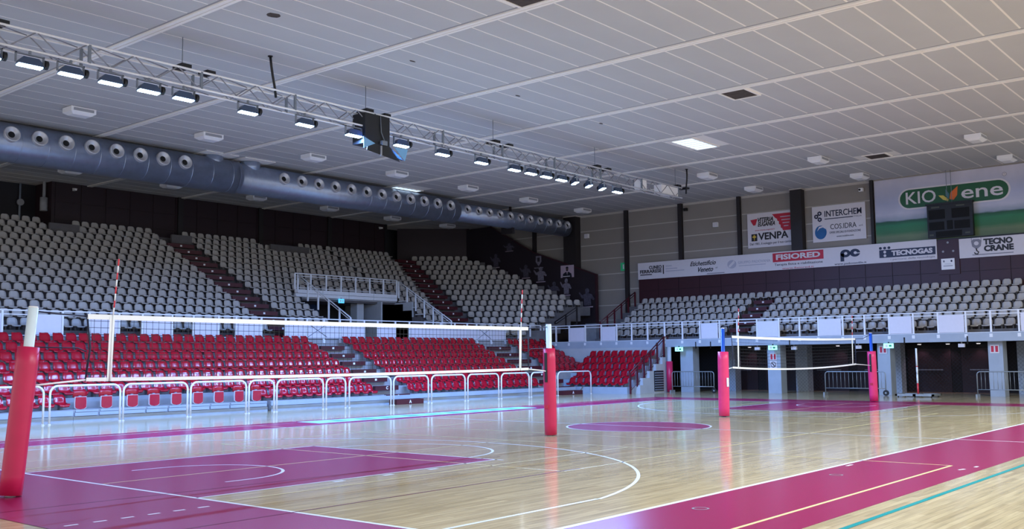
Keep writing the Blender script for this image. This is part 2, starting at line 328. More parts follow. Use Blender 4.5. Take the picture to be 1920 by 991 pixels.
# ---- end wall
wall_end = struct(box('wall_end', 'wall_joint', None, XW, XW+.3, -2, 41, 2.3, CZ)); wall_end['label'] = 'grey panelled end wall above the gallery seats'
COLS = [(28.2, 29.07, .55), (24.81, 25.02, .22), (21.27, 21.5, .22), (17.78, 17.96, .22), (14.3, 14.89, .45), (10.81, 10.95, .22), (31.5, 31.7, .22)]
bays = [(31.7, 41), (29.07, 31.5), (25.02, 28.2), (21.5, 24.81), (17.96, 21.27), (14.89, 17.78), (10.95, 14.3), (2, 10.81), (-2, 1.9)]
ZJ = [2.3, 3.0, 3.85, 4.7, 5.58, 6.5, 7.4, 8.25, 9.1, CZ-.08]
for y0, y1 in bays:
    for a, b in zip(ZJ[:-1], ZJ[1:]):
        box('wall_panel', 'wall_panel', wall_end, XW-.02, XW, y0+.02, y1-.02, a+.03, b-.03)
for n, (y0, y1, dp) in enumerate(COLS):
    zb_ = 2.6 if n < 2 else 6.97
    o = MB().box(0, dp-.021, -(y1-y0)/2, (y1-y0)/2, 0, CZ-zb_).build('wall_column', 'column_dark'); o.location = (XW-dp, (y0+y1)/2, zb_)
    wide = y1-y0 > .5
    lab = ['wide dark column at the corner where the round duct ends', 'slim dark column beside the green exit sign', 'slim dark column above the handwritten banner logo', 'slim dark column beside the red triangle sign', 'wide dark column partly covering the red triangle sign', 'slim dark column at the edge of the field mural', 'slim dark column rising behind the sloping mural wall under the duct'][n]
    tag(o, lab, 'column', 'end wall columns')
    if wide:
        cap = MB().box(-.01, dp, -(y1-y0)/2-.03, (y1-y0)/2+.03, CZ-zb_-.06, CZ-zb_).build('capital', 'wall_joint', o)
# maroon wainscot behind the end seats, one panel per bay
wall_wain = struct(box('wall_wainscot', 'maroon_joint', None, XW-.16, XW-.06, -2, 24.12, 2.3, 6.05)); wall_wain['label'] = 'maroon panelled wainscot behind the top row of end seats'
y = 24.12; k = 0
while y > -1.5:
    wd = 1.28
    for a, b in ((2.4, 4.2), (4.22, 5.38), (5.40, 6.04)): box('wainscot_panel', 'maroon_panel', wall_wain, XW-.185, XW-.16, y-wd+.015, y-.015, a, b)
    y -= wd
# long back wall on the left
wall_left = struct(box('wall_left', 'maroon_joint', None, 14.1, 34.6, YB, YB+.25, 6.5, CZ)); wall_left['label'] = 'dark maroon panelled back wall above the long upper stand'
x = 14.1
while x < 34.5:
    for a, b in ((6.5, 8.3), (8.33, 9.12), (9.15, CZ)):
        box('wall_panel', 'maroon_dark', wall_left, x+.02, min(x+1.2, 34.58), YB-.03, YB, a, b-.01)
    x += 1.23
for x in (20.5, 25.4, 30.2):
    o = MB().box(-.14, .14, -.12, 0, 0, CZ-7.0).build('wall_pilaster', 'column_dark'); o.location = (x, YB-.03, 7.0); tag(o, 'slim dark pilaster on the maroon back wall', 'pilaster', 'back wall pilasters')
struct(box('wall_rear', 'dark_wall', None, -14, XW+.3, YB+1.6, YB+1.9, 2, CZ))['label'] = 'dark rear wall behind the long stand'
struct(box('wall_return', 'maroon_dark', None, 13.95, 14.1, YB-.03, YB+1.6, 6.5, CZ))['label'] = 'short maroon wall return at the edge of the back wall'
struct(box('wall_recess', 'dark_wall', None, 34.6, 34.75, YB-.1, YB+1.6, 6.5, CZ))['label'] = 'dark recess wall beside the corner stair'
wc = MB(); wc.obox((38.3, 38.4, 8.4), (1, -1, 0), (1, 1, 0), (0, 0, 1), 2.3, .1, 1.65); struct(wc.build('wall_corner', 'maroon_dark'))['label'] = 'dark diagonal wall closing the corner behind the turned seat block'
# sloping dark mural wall in front of the end wall
mw = MB(); poly = [(26.78, 2.6), (26.78, 6.46), (31.4, 8.1), (34.82, 9.98), (37.6, 9.98), (37.6, 2.6)]
mw.add([(39.72, a, b) for a, b in poly]+[(39.86, a, b) for a, b in poly], [(0, 1, 2, 3, 4, 5), (11, 10, 9, 8, 7, 6)]+[(i, i+6, (i+1) % 6+6, (i+1) % 6) for i in range(6)])
wall_mural = struct(mw.build('wall_mural', 'dark_mural')); wall_mural['label'] = 'dark printed wall with sloping top beside the corner seats'
tr = MB(); pts = poly[1:4]
for (a, b), (c_, d) in zip(pts[:-1], pts[1:]):
    tr.add([(39.69, a, b-.02), (39.69, c_, d-.02), (39.69, c_, d+.05), (39.69, a, b+.05), (39.88, a, b-.02), (39.88, c_, d-.02), (39.88, c_, d+.05), (39.88, a, b+.05)], [(0, 1, 2, 3), (4, 7, 6, 5), (0, 4, 5, 1), (3, 2, 6, 7), (0, 3, 7, 4), (1, 5, 6, 2)])
tr.box(39.69, 39.88, 26.72, 26.8, 2.6, 6.5); tr.build('edge_trim', 'maroon_panel', wall_mural)
# posters on the mural wall
def fig_poster(y, z, wd, h, mt, label, cap=True):
    p = thing('player_print', label, 'wall print', (39.68, y, z), RX, 'prints on the dark mural wall')
    flat(ell(0, h*.80, wd*.13, h*.13, 14), mt, p, name='head')
    flat([(-wd*.10, h*.68), (-wd*.3, h*.60), (-wd*.46, h*.78), (-wd*.5, h*.72), (-wd*.34, h*.46), (-wd*.2, h*.44), (-wd*.2, h*.1), (wd*.22, h*.1), (wd*.2, h*.42), (wd*.36, h*.34), (wd*.42, h*.4), (wd*.28, h*.62), (wd*.1, h*.68)], mt, p, name='torso')
    if cap: box('caption_bar', 'print_pink', p, -wd*.32, wd*.32, -.016, -.008, 0, h*.05)
for y, z, wd, h, mt, lb in ((34.3, 7.35, .95, .95, 'print_dim', 'dim grey volleyball player print near the turned seats, top of the slope'), (33.2, 8.3, 1.0, .55, 'print_dim', 'dim grey print of a stretched player high on the dark wall'), (31.9, 6.55, 1.0, .9, 'print_dim', 'faint grey print of two arms above the seat rows'), (30.75, 6.25, 1.1, 1.0, 'print_grey', 'pale grey print of a player with raised arm'), (29.95, 6.75, .0, .0, '', ''), (29.75, 5.3, 1.0, 1.0, 'print_dim', 'dim print of a crouching player below the pale portrait'), (28.85, 5.35, .9, 1.1, 'print_grey', 'grey print of a shouting player beside the portrait'), (27.35, 4.6, 1.2, 1.2, 'print_dim', 'faint print of a team huddle near the lower edge'), (28.2, 4.45, .9, .7, 'print_dim', 'small faint print just above the dark stair rail')):
    if wd: fig_poster(y, z, wd, h, mt, lb)
p = thing('crest_print', 'small grey shield crest printed on the dark mural wall', 'wall print', (39.68, 30.9, 7.1), RX, 'prints on the dark mural wall')
flat([(-.2, .75), (.2, .75), (.22, .4), (0, .12), (-.22, .4)], 'print_grey', p, name='shield'); flat([(-.1, .65), (.1, .65), (.08, .4), (-.08, .4)], 'dark_mural', p, y=-.02, name='shield_centre'); box('caption_bar', 'print_grey', p, -.34, .34, -.016, -.008, 0, .06)
p = thing('portrait_poster', 'pale pink portrait poster of a bearded person in dark suit', 'poster', (39.68, 28.76, 6.42), RX)
box('sheet', 'print_pink', p, -.48, .48, -.02, 0, 0, .72); flat(ell(0, .5, .095, .13, 16), 'print_skin', p, y=-.026, name='head'); flat(ell(0, .57, .1, .07, 12), 'suit_dark', p, y=-.032, name='hair'); flat(ell(0, .43, .075, .06, 12), 'suit_dark', p, y=-.032, name='beard')
flat([(-.34, .0), (-.3, .22), (-.1, .33), (.1, .33), (.3, .22), (.34, 0)], 'suit_dark', p, y=-.026, name='suit'); flat([(-.05, .33), (.05, .33), (0, .15)], 'print_pink', p, y=-.032, name='shirt'); box('caption_bar', 'white_trim', p, -.3, .2, -.036, -.03, .05, .09)

# ================================================================== STANDS
def LRY(i): return 23.1+.66*i          # lower rows (long side)
def LRT(i): return .35+.325*i
def URY(i): return 28.7+.667*i         # upper rows
def URT(i): return 2.86+.35*i
def ERX(i): return 36.4+.667*i         # end rows
def ERT(i): return 2.70+.36*i
def steps(prof, a0, a1, axis):         # stepped solid: prof = [(depth, height)...] polygon, extruded along X ('x') or Y ('y')
    b = MB()
    n = len(prof)
    if axis == 'x': vs = [(a0, d, h) for d, h in prof]+[(a1, d, h) for d, h in prof]
    else: vs = [(d, a0, h) for d, h in prof]+[(d, a1, h) for d, h in prof]
    fs = [(i, (i+1) % n, (i+1) % n+n, i+n) for i in range(n)]
    b.add(vs, fs); b.f += [tuple(range(n))[::-1], tuple(range(n, 2*n))]; b.sm += [False, False]; return b
def prof(rowpos, rowt, n, d, base, front):
    pr = [(front, base)]
    for i in range(n):
        f = front if i == 0 else rowpos(i)-.36
        pr += [(f, rowt(i)), (rowpos(i+1)-.36 if i < n-1 else rowpos(i)+.34, rowt(i))]
    pr += [(pr[-1][0], base)]; return pr
pl = prof(LRY, LRT, 7, .66, 0, 22.62)
for x0, x1, lb in ((-6, 7.1, 'grey stepped terrace under red seats behind the leaning red padded post'), (7.1, 13.95, 'grey stepped terrace behind the folded red tip-up seats'), (14.1, 31.9, 'long grey stepped terrace under the red seats'), (31.9, 35.4, 'grey stepped terrace at the corner end of red seats')):
    pp = pl if x0 < 30 else prof(lambda i: LRY(i+2), lambda i: LRT(i+2), 5, .66, 0, LRY(2)-.36)
    t = tag(steps(pp, x0, x1, 'x').build('seating_terrace', 'concrete'), lb, 'terrace')
    y0 = pp[0][0]
    if x0 < 30:
        fh = .33
        if x0 == 7.1:
            for k in range(9):
                xa = 7.15+k*.76
                box('fascia_board', 'concrete_blue', t, xa, xa+.70, y0-.05, y0-.001, .17, .27); box('fascia_board', 'concrete_blue', t, xa+.03, xa+.72, y0-.03, y0-.001, .285, .34)
            box('kick_board', 'concrete_blue', t, 7.1, 13.95, y0-.06, y0-.001, 0, .15)
        else:
            box('fascia_board', 'concrete_blue', t, x0+.01, x1-.01, y0-.05, y0-.001, .18, fh); box('kick_board', 'concrete_blue', t, x0+.01, x1-.01, y0-.06, y0-.001, 0, .165)
pu = prof(URY, URT, 15, .667, 2.2, 28.3)
# upper terraces: left block, block around the doorway, block right of it
VX0, VX1, VY = 22.5, 29.15, 32.2
def upper(x0, x1, i0, lb):
    n = 15-i0
    pr = prof(lambda i: URY(i+i0), lambda i: URT(i+i0), n, .667, 2.2 if i0 == 0 else URT(i0)-.35, 28.3 if i0 == 0 else VY+.1)
    return tag(steps(pr, x0, x1, 'x').build('upper_terrace', 'concrete_dark'), lb, 'terrace')
upper(-6, VX0, 0, 'dark grey stepped terrace of the long upper stand below the maroon back wall')
upper(VX0, VX1, 6, 'dark grey stepped terrace above the stand doorway')
# right of doorway, cut along the diagonal aisle
def aisleX(Y): return 30.05+(Y-29)*.45
b = MB()
for i in range(15):
    ya, yb = (28.3 if i == 0 else URY(i)-.36), URY(i)+.32
    b.add([(VX1, ya, 2.2), (aisleX(ya)+1.9, ya, 2.2), (aisleX(yb)+1.9, yb, 2.2), (VX1, yb, 2.2), (VX1, ya, URT(i)), (aisleX(ya)+1.9, ya, URT(i)), (aisleX(yb)+1.9, yb, URT(i)), (VX1, yb, URT(i))], [(0, 3, 2, 1), (4, 5, 6, 7), (0, 1, 5, 4), (2, 3, 7, 6), (0, 4, 7, 3), (1, 2, 6, 5)])
tag(b.build('upper_terrace', 'concrete_dark'), 'dark grey stepped terrace between the doorway and the diagonal stair', 'terrace')
# corner rows at 45 degrees
def CS(i): return 62.2+.943*i
def CD(i): return 3.95-.41*i
b = MB(); rt = math.sqrt(.5)
for i in range(15):
    s = CS(i); dl = CD(i)-.6; Xl, Yl = (s+dl)/2, (s-dl)/2
    Xr = min(39.68, s-27.5); Yr = s-Xr
    f = .36*rt*1.0; bk = .34*rt
    z0 = URT(i)-.5 if i > 1 else 2.62
    P4 = [(Xl-f, Yl-f), (Xr, Yr-2*f), (Xr, s+2*bk-Xr), (Xl+bk, Yl+bk)]
    b.add([(x, y, z0) for x, y in P4]+[(x, y, URT(i)) for x, y in P4], [(0, 3, 2, 1), (4, 5, 6, 7), (0, 1, 5, 4), (1, 2, 6, 5), (2, 3, 7, 6), (3, 0, 4, 7)])
tag(b.build('corner_terrace', 'concrete_dark'), 'dark grey stepped terrace turned diagonally across the hall corner', 'terrace')
pe = prof(ERX, ERT, 6, .667, 2.2, 36.02); pe[-1] = (XW-.2, 2.2); pe[-2] = (XW-.2, ERT(5))
tag(steps(pe, -1.5, 24.3, 'y').build('end_terrace', 'concrete_dark'), 'grey stepped terrace under the cream end seats', 'terrace')
# gallery slabs (walkway)
tag(box('gallery_slab', 'concrete', None, -6, 35.5, 27.42, 30.9, 2.25, 2.6), 'grey walkway slab behind the red seats', 'slab')
tag(box('gallery_slab', 'concrete_blue', None, 35.5, XW-.2, -2, 30.9, 2.2, 2.55), 'pale grey gallery slab over the dark end openings', 'slab')
tag(box('gallery_wall', 'concrete', None, -6, 35.4, 27.42, 27.6, .1, 2.25), 'grey back wall under the walkway behind the red seats', 'wall')
tag(box('gallery_wall', 'plaster', None, 35.5, 35.65, 19.7, 27.42, .0, 2.2), 'pale plaster wall above the corner block of red seats', 'wall')
# corner block of red seats facing the court end
def KX(i): return 32.65+.6*i
def KT(i): return .32+.325*i
pk = prof(KX, KT, 5, .6, 0, 32.25)
t = tag(steps(pk, 19.85, 24.05, 'y').build('corner_terrace', 'concrete_blue'), 'pale blue stepped terrace under the small corner block of red seats', 'terrace')
pw = [(32.9, 0), (32.9, .40)]
for i in range(1, 5): pw += [(KX(i)-.1, KT(i-1)+.08), (KX(i)-.1, KT(i)+.08)]
pw += [(35.5, KT(4)+.08), (35.5, 0)]
t = tag(steps(pw, 19.55, 19.83, 'y').build('stepped_wall', 'plaster'), 'pale stepped side wall with a louvred vent under the maroon rail', 'wall')
for k in range(8): box('vent_slat', 'grey_steel', t, 34.2, 34.95, 19.51, 19.555, .12+k*.115, .175+k*.115)
box('vent_back', 'black', t, 34.15, 35.0, 19.535, 19.552, .08, 1.06)

# ---- seats
def shell(stations, across, cup, thick, n=5):
    b = MB(); pts = []
    for (y, z, hw, ny, nz, cu) in stations:
        row = []
        for j in range(n):
            u = -1+2*j/(n-1); k = u*u*cu
            row.append(Vector((u*hw, y+ny*k, z+nz*k)))
        pts.append(row)
    m = len(stations); vs = [p for r in pts for p in r]
    back = [Vector((p.x*.97, p.y-stations[i][3]*thick, p.z-stations[i][4]*thick)) for i, r in enumerate(pts) for p in r]
    k = len(vs); fs = []
    for i in range(m-1):
        for j in range(n-1):
            a = i*n+j; fs.append((a, a+1, a+n+1, a+n)); fs.append((a+k, a+n+k, a+n+1+k, a+1+k))
    for j in range(n-1): fs.append((j, j+k, j+1+k, j+1)); a = (m-1)*n+j; fs.append((a, a+1, a+1+k, a+k))
    for i in range(m-1): a = i*n; fs.append((a, a+n, a+n+k, a+k)); a = i*n+n-1; fs.append((a, a+k, a+n+k, a+n))
    b.add(vs+back, fs, True); return b
def cream_seat():
    b = shell([(-.35, .03, .14, 0, 1, .01), (-.33, .06, .165, 0, 1, .02), (-.16, .045, .175, 0, 1, .03), (-.03, .055, .175, -.5, .8, .035), (.03, .10, .18, -1, .2, .03), (.05, .18, .18, -1, 0, .03), (.065, .27, .168, -1, 0, .025), (.075, .32, .135, -1, 0, .015), (.08, .342, .08, -1, 0, .01)], 5, .04, .02)
    nf = len(b.f); b.box(-.165, -.125, -.2, .02, -.10, .04); b.box(.125, .165, -.2, .02, -.10, .04); b.split = (nf, 'concrete_dark', len(b.f)); return b
def red_seat():
    b = shell([(-.36, .01, .13, 0, 1, .01), (-.34, .06, .168, 0, 1, .02), (-.15, .04, .18, 0, 1, .05), (-.02, .06, .18, -.6, .8, .055), (.03, .14, .182, -1, .2, .055), (.045, .25, .175, -1, .1, .05), (.09, .325, .145, -.4, .9, .02), (.14, .345, .10, 0, 1, .01), (.17, .30, .09, .9, .3, .0)], 5, .05, .03)
    nf = len(b.f); b.box(-.05, .05, -.14, .0, -.10, .04); b.split = (nf, 'grey_steel', len(b.f)); return b
SEATS = {'cream': (cream_seat(), 'seat_cream'), 'red': (red_seat(), 'seat_red')}
smesh = {k: b.mesh('stadium_seat', m) for k, (b, m) in SEATS.items()}
seats = []      # kind, x, y, z, rz, label, group
def ordn(i): return ['first', 'second', 'third', 'fourth', 'fifth', 'sixth', 'seventh', 'eighth', 'ninth', 'tenth', 'eleventh', 'twelfth', 'thirteenth', 'fourteenth', 'fifteenth'][i]
def xr(a, b, p): n = int(round((b-a)/p)); return [a+p*.5+i*p for i in range(max(0, n))]
PL = .45
for i in range(7):
    for blk, a, b in (('block with the folded tip-up seats', -.5, 19.25), ('block between the two lettered stairs', 21.1, 29.75), ('short block at the hall corner', 32.15, 35.3)):
        if a > 30 and i < 2: continue
        for x in xr(a, b, PL):
            if i == 0 and 7.05 < x < 14.05: continue
            seats.append(('red', x, LRY(i), LRT(i)+.1, 0, f'glossy red shell seat, {ordn(i)} row up, {blk}', 'red seats of the long lower stand'))
for i in range(5):
    ya, yb = (20.0, 23.4) if i < 2 else (20.0, 24.0)
    for y in xr(ya, yb, .44):
        seats.append(('red', KX(i), y, KT(i)+.1, RX, f'red shell seat in the {ordn(i)} row of the corner block beside the maroon rail', 'red seats of the corner block'))
for i in range(15):
    Y = URY(i); z = URT(i)+.1
    blocks = [('big block before the straight stair', -4.0, 18.4), ('block around the doorway', 20.05, VX0-.05 if i < 6 else VX1), ('strip beside the slanting stair', VX1+.05, aisleX(Y))]
    for bl, a, b in blocks:
        for x in xr(a, b, PL):
            if i == 14 and (13.0 < x < 14.5 or 24.7 < x < 27.4): continue
            if i == 13 and (13.1 < x < 14.3 or 25.0 < x < 27.3): continue
            seats.append(('cream', x, Y, z, 0, f'cream shell seat, {ordn(i)} row of the long upper stand, {bl}', 'cream seats of the long upper stand'))
    s = CS(i); d0 = CD(i); q = 0
    while True:
        t = q*PL*math.sqrt(2); X = (s+d0+t)/2; Yc = (s-d0-t)/2
        if X > 39.3 or Yc < 27.7: break
        seats.append(('cream', X, Yc, z, -PI/4, f'cream shell seat, {ordn(i)} row of the diagonal corner block', 'cream seats of the diagonal corner block')); q += 1
for i in range(6):
    z = ERT(i)+.1
    for bl, a, b in (('block under the field mural', -1.2, 15.55 if i < 5 else 23.75), ('block under the handwritten logo', 16.75, 23.75)):
        if i == 5 and bl.endswith('logo'): continue
        for y in xr(a, b, .43):
            seats.append(('cream', ERX(i), y, z, RX, f'cream shell seat, {ordn(i)} row of the end stand'+('' if i == 5 else ', '+bl), 'cream seats of the end stand'))
for kind in ('cream', 'red'):
    lst = []
    for s in seats:
        if s[0] != kind: continue
        c = projpx((s[1], s[2], s[3]+.2)); vis = bool(c and -8 < c[0] < 1928)
        lst.append((c[2] if vis else 1e9, vis, s))
    lst.sort(key=lambda q: q[0]); rest = MB(); rest.split = SEATS[kind][0].split
    for n, (d, vis, s) in enumerate(lst):
        if not vis: continue
        if n < 300:
            o = link({'cream': 'stadium_seat', 'red': 'bucket_seat'}[kind], smesh[kind]); o.location = s[1:4]; o.rotation_euler = (0, 0, s[4]); tag(o, s[5], 'seat', s[6])
        else: rest.merge(SEATS[kind][0], Matrix.Translation(s[1:4]) @ Matrix.Rotation(s[4], 4, 'Z'))
    if rest.v: tag(rest.build('stadium_seats', SEATS[kind][1]), {'cream': 'farther rows of cream shell seats in the upper stands', 'red': 'farther red shell seats near the hall corner'}[kind], 'seats', None, 'stuff')
# folded tip-up seats in the front row
for n, x in enumerate((7.48, 8.29, 9.14, 9.88, 10.66, 11.45, 12.24, 13.03, 13.75)):
    t = thing('tip_up_seat', 'red tip-up seat folded against its narrow back in the front row', 'seat', (x, 22.95, .35), 0, 'folded tip-up seats in the front row')
    b = shell([(.06, .34, .2, -1, 0, .03), (.05, .40, .215, -1, 0, .04), (.04, .48, .21, -1, .1, .04), (.06, .56, .17, -.6, .8, .03), (.10, .575, .12, 0, 1, .0)], 5, .04, .04); b.build('backrest', 'seat_red', t)
    pad = [(-.16, .36), (-.17, .2), (-.165, .06), (-.11, .02), (0, .0), (.11, .02), (.165, .06), (.17, .2), (.16, .36)]
    flat([(a*1.09, (b_-.18)*1.09+.18-.004) for a, b_ in pad], 'white_trim', t, y=-.02, t=.05, name='seat_rim'); flat(pad, 'seat_pad', t, y=-.05, t=.03, name='seat_pad')
    box('bracket', 'grey_steel', t, -.04, .04, .0, .08, .0, .4)
# ---- aisle stairs
def stair(label, boards, letters=(), mt='step_maroon', base=(0, 0, 0), rz=0., group='stairs between the seats', dep=.298):
    t = thing('aisle_stair', label, 'stairs', base, rz, group)
    for k, (x0, x1, y, z0, z1) in enumerate(boards):
        s = box('step', mt, t, x0, x1, y, y+(dep if z0 > .01 else .42), z0, z1)
        if k < len(letters) and letters[k]: text(letters[k], .16, 'white_trim', s, (x0+x1)/2, (z0+z1)/2, y=y-.004, bold=.006, name='step_letter')
        else: box('number_plate', 'fixture_white', s, (x0+x1)/2-.05, (x0+x1)/2+.05, y-.008, y, (z0+z1)/2-.04, (z0+z1)/2+.04)
    return t
stair('maroon stair with white step letters between the red seat blocks', [(.1, 1.55, -.75, 0, .19)]+[(.25, 1.5, LRY(i)-.36-22.62-.16, LRT(i)-.16, LRT(i)+.02) for i in range(7)], ['A', 'B', 'C'], base=(19.3, 22.62, 0), dep=.158)
stair('maroon stair beside the last block of the long red stand', [(.1, 1.6, -.75, 0, .19)]+[(.2, 1.9, LRY(i)-.36-22.62-.16, LRT(i)-.16, LRT(i)+.02) for i in range(7)], ['A', '', 'C'], base=(29.9, 22.62, 0), dep=.158)
def half(rowY, rowT, x0, x1, i0, i1, off=(0, 0)):
    return [(x0, x1, rowY(i)-.36-.3-off[1], rowT(i)-.17, rowT(i)+.0) for i in range(i0, i1)]
stair('straight maroon stair climbing the long upper stand', [(0, 1.45, URY(i)-.66-28.3, URT(i)-.2, URT(i)-.02) for i in range(14)], base=(18.5, 28.3, 0))
tt = thing('aisle_stair', 'slanting maroon stair between the long stand and the diagonal block', 'stairs', (aisleX(28.3)+.1, 28.3, 0), 0, 'stairs between the seats')
for i in range(15):
    x = aisleX(URY(i))-aisleX(28.3); s = box('step', 'step_maroon', tt, x, x+1.5, URY(i)-.66-28.3, URY(i)-.362-28.3, URT(i)-.2, URT(i)-.02); box('number_plate', 'fixture_white', s, x+.7, x+.8, URY(i)-.67-28.3, URY(i)-.66-28.3, URT(i)-.15, URT(i)-.07)
stair('short maroon stair through the cream end seats', [(.1, 1.1, ERX(i)-.66-36.02, ERT(i)-.2, ERT(i)-.02) for i in range(1, 6)], base=(36.02, 16.75, 0), rz=RX)
for x0, x1, z in ((13.05, 14.4, URT(14)), (19.0, 20.1, URT(14)), (24.8, 27.35, URT(14))):
    o = MB().box(0, x1-x0, 0, .12, 0, .42).build('parapet', 'concrete_dark'); o.location = (x0, URY(13)-.2, URT(13)+.05); tag(o, 'low dark grey parapet in a gap of the top seat rows', 'parapet', 'parapets in the top rows')

# ---- doorway (vomitory) in the upper stand
d = thing('stand_doorway', 'grey doorway bridge with dark passage through the upper stand', 'doorway', (VX0, VY, 2.6))
wv = VX1-VX0
for k in range(4): box('fascia_panel', 'rail_white', d, k*wv/4+.01, (k+1)*wv/4-.01, -.1, .0, 2.17, 2.33); box('fascia_panel', 'rail_white', d, k*wv/4+.01, (k+1)*wv/4-.01, -.1, .0, 2.345, 2.52)
box('lintel', 'concrete', d, 0, wv, 0, 2.6, 2.1, 2.3)
box('side_wall', 'plaster', d, -.12, 0, -3.7, 2.6, 0, .3); box('side_wall', 'plaster', d, wv, wv+.12, -1.2, 2.6, 0, 2.1); box('side_wall', 'dark_wall', d, -.12, 0, -.6, 2.6, .3, 2.1)
box('back_wall', 'dark_wall', d, 0, wv, 2.6, 2.75, 0, 2.3); box('blue_door', 'door_blue', d, 1.5, 3.6, 2.54, 2.6, 0, 2.0); box('pillar', 'plaster', d, 4.3, 4.75, .4, .9, 0, 2.15)
box('partition', 'plaster', d, 5.4, 5.5, -.2, 2.6, 0, 2.1)
e = thing('exit_sign', 'small lit blue exit sign under the doorway bridge', 'exit sign', (25.3, VY-.13, 4.55)); box('panel', 'exit_blue', e, -.17, .17, -.03, .02, 0, .2); box('pictogram', 'fixture_white', e, -.1, -.03, -.036, -.03, .05, .15); box('pictogram', 'fixture_white', e, .03, .12, -.036, -.03, .07, .13); box('bracket', 'fixture_grey', e, -.03, .03, -.02, .02, .2, .26)
def railing(label, pts, post_ts, top=.0, h=.9, mids=(.12,), mt='rail_white', r=.028, cat='railing', group=None, bottom=True, postw=.04, name='railing'):
    # pts: list of base points (x,y,z); posts at the listed points; rails follow them
    o = thing(name, label, cat, pts[0], 0, group); P0 = Vector(pts[0]); Q = [Vector(q)-P0 for q in pts]
    up = Vector((0, 0, 1))
    MB().tube([q+up*h for q in Q], r, 6).build('top_rail', mt, o)
    for m_ in mids: MB().tube([q+up*(h-m_) for q in Q], r*.6, 6).build('mid_rail', mt, o)
    if bottom: MB().tube([q+up*.08 for q in Q], r*.6, 6).build('bottom_rail', mt, o)
    for q in Q: MB().box(q.x-postw, q.x+postw, q.y-postw*.6, q.y+postw*.6, q.z, q.z+h).build('post', mt, o)
    return o
railing('white railing on top of the doorway bridge', [(VX0+k*wv/7, VY-.05, 5.12) for k in range(8)], None, h=.76)
sl = lambda k, n, x: [(x, VY-.15-k_*(VY-.15-28.25)/n, 4.95-k_*(4.95-2.75)/n) for k_ in range(n+1)]
railing('white sloping stair railing on the doorway side facing the straight stair', sl(0, 5, VX0+.1), None, h=.88, bottom=False)
rr_ = railing('white stepped railing on the doorway side facing the slanting stair', sl(0, 6, VX1+.05), None, h=.88, bottom=False)
for k_ in range(6):
    y = -k_*(VY-.15-28.25)/6; z = -(k_)*(2.2)/6
    MB().box(-.02, .02, y-.62, y+.0, z-.2, z-.16).build('foot_bar', 'rail_white', rr_)

# ---- gallery railings with boards
def gallery(label, P, axis, boards, ztop, zbot, name='gallery_railing', extra=()):
    t = thing(name, label, 'railing', (0, 0, 0))
    f = (lambda u, d, z: (u, 27.45+d, z)) if axis == 'x' else (lambda u, d, z: (35.55+d, u, z))
    us = sorted(P); a, b = us[0], us[-1]
    def bx(u0, u1, d0, d1, z0, z1, nm, mt, par):
        m = MB()
        if axis == 'x': m.box(u0, u1, 27.45+d0, 27.45+d1, z0, z1)
        else: m.box(35.55+d0, 35.55+d1, u0, u1, z0, z1)
        return m.build(nm, mt, par)
    bx(a, b, -.03, .03, ztop-.04, ztop, 'top_rail', 'rail_white', t); bx(a, b, -.015, .015, ztop-.17, ztop-.14, 'mid_rail', 'rail_white', t); bx(a, b, -.015, .015, zbot+.02, zbot+.05, 'bottom_rail', 'rail_white', t)
    for u in us:
        po = bx(u-.035, u+.035, -.03, .03, zbot-.12, ztop-.04, 'post', 'rail_white', t)
        bx(u-.06, u+.06, -.06, -.03, zbot-.16, zbot-.02, 'foot_bracket', 'rail_white', po)
    for u0, u1 in boards: bx(u0, u1, -.035, -.02, zbot+.06, ztop-.16, 'board', 'board_lilac', t)
    return t
LP = [-3, -2, -1, 0, 1, 2, 3, 4, 5, 6, 7.05, 8.0, 9.05, 10.0, 11.1, 12.0, 13.2, 14.1, 15.2, 16.0, 17.2, 18.4, 19.5, 20.4, 21.3, 22.7, 23.5, 24.6, 25.5, 26.5, 27.6, 28.6, 29.5, 30.2, 31.3, 32.4, 33.5, 34.5, 35.4]
LB = [(4.1, 4.95), (6.15, 7.0), (8.05, 9.0), (10.05, 11.05), (12.05, 13.15), (14.15, 15.15), (16.05, 17.15), (18.45, 19.45), (19.55, 20.35), (20.45, 21.25), (21.35, 22.65), (23.55, 24.55), (25.55, 26.45), (26.55, 27.55), (27.65, 28.55), (28.65, 29.45), (29.55, 30.15), (30.25, 31.25), (31.35, 32.35)]
gl = gallery('white gallery railing with pale boards above the red seats', LP, 'x', LB, 3.50, 2.62)
for u0 in (19.55, 30.25):
    for s in (0, 1): MB().tube([(u0, 27.40, 2.72+s*.55), (u0+1.0, 27.40, 3.27-s*.55)], .012, 4).build('cross_brace', 'grey_steel', gl)
EP = [25.62, 24.57, 23.55, 22.59, 21.68, 20.73, 19.74, 18.74, 17.77, 16.72, 15.8, 14.79, 13.71, 12.72, 11.84, 10.73, 9.77, 8.72, 7.72, 6.72, 5.64, 4.7, 3.67, 2.7, 1.7, .7, 27.35, 26.5]
EB = [(24.62, 25.57), (22.65, 23.5), (16.8, 17.7), (13.75, 14.75), (10.8, 11.8), (7.78, 8.68), (5.7, 6.68), (2.75, 3.6), (.8, 1.6)]
ge = gallery('white gallery railing with a few pale boards in front of end seats', EP, 'y', EB, 3.44, 2.52)
for n, y in enumerate((20.2, 18.0, 17.2, 13.2, 10.2, 8.1, 5.6)): MB().tube([(35.50, y, 2.42), (35.50, y, 2.1)], .03, 6).build('hook', 'black', ge)

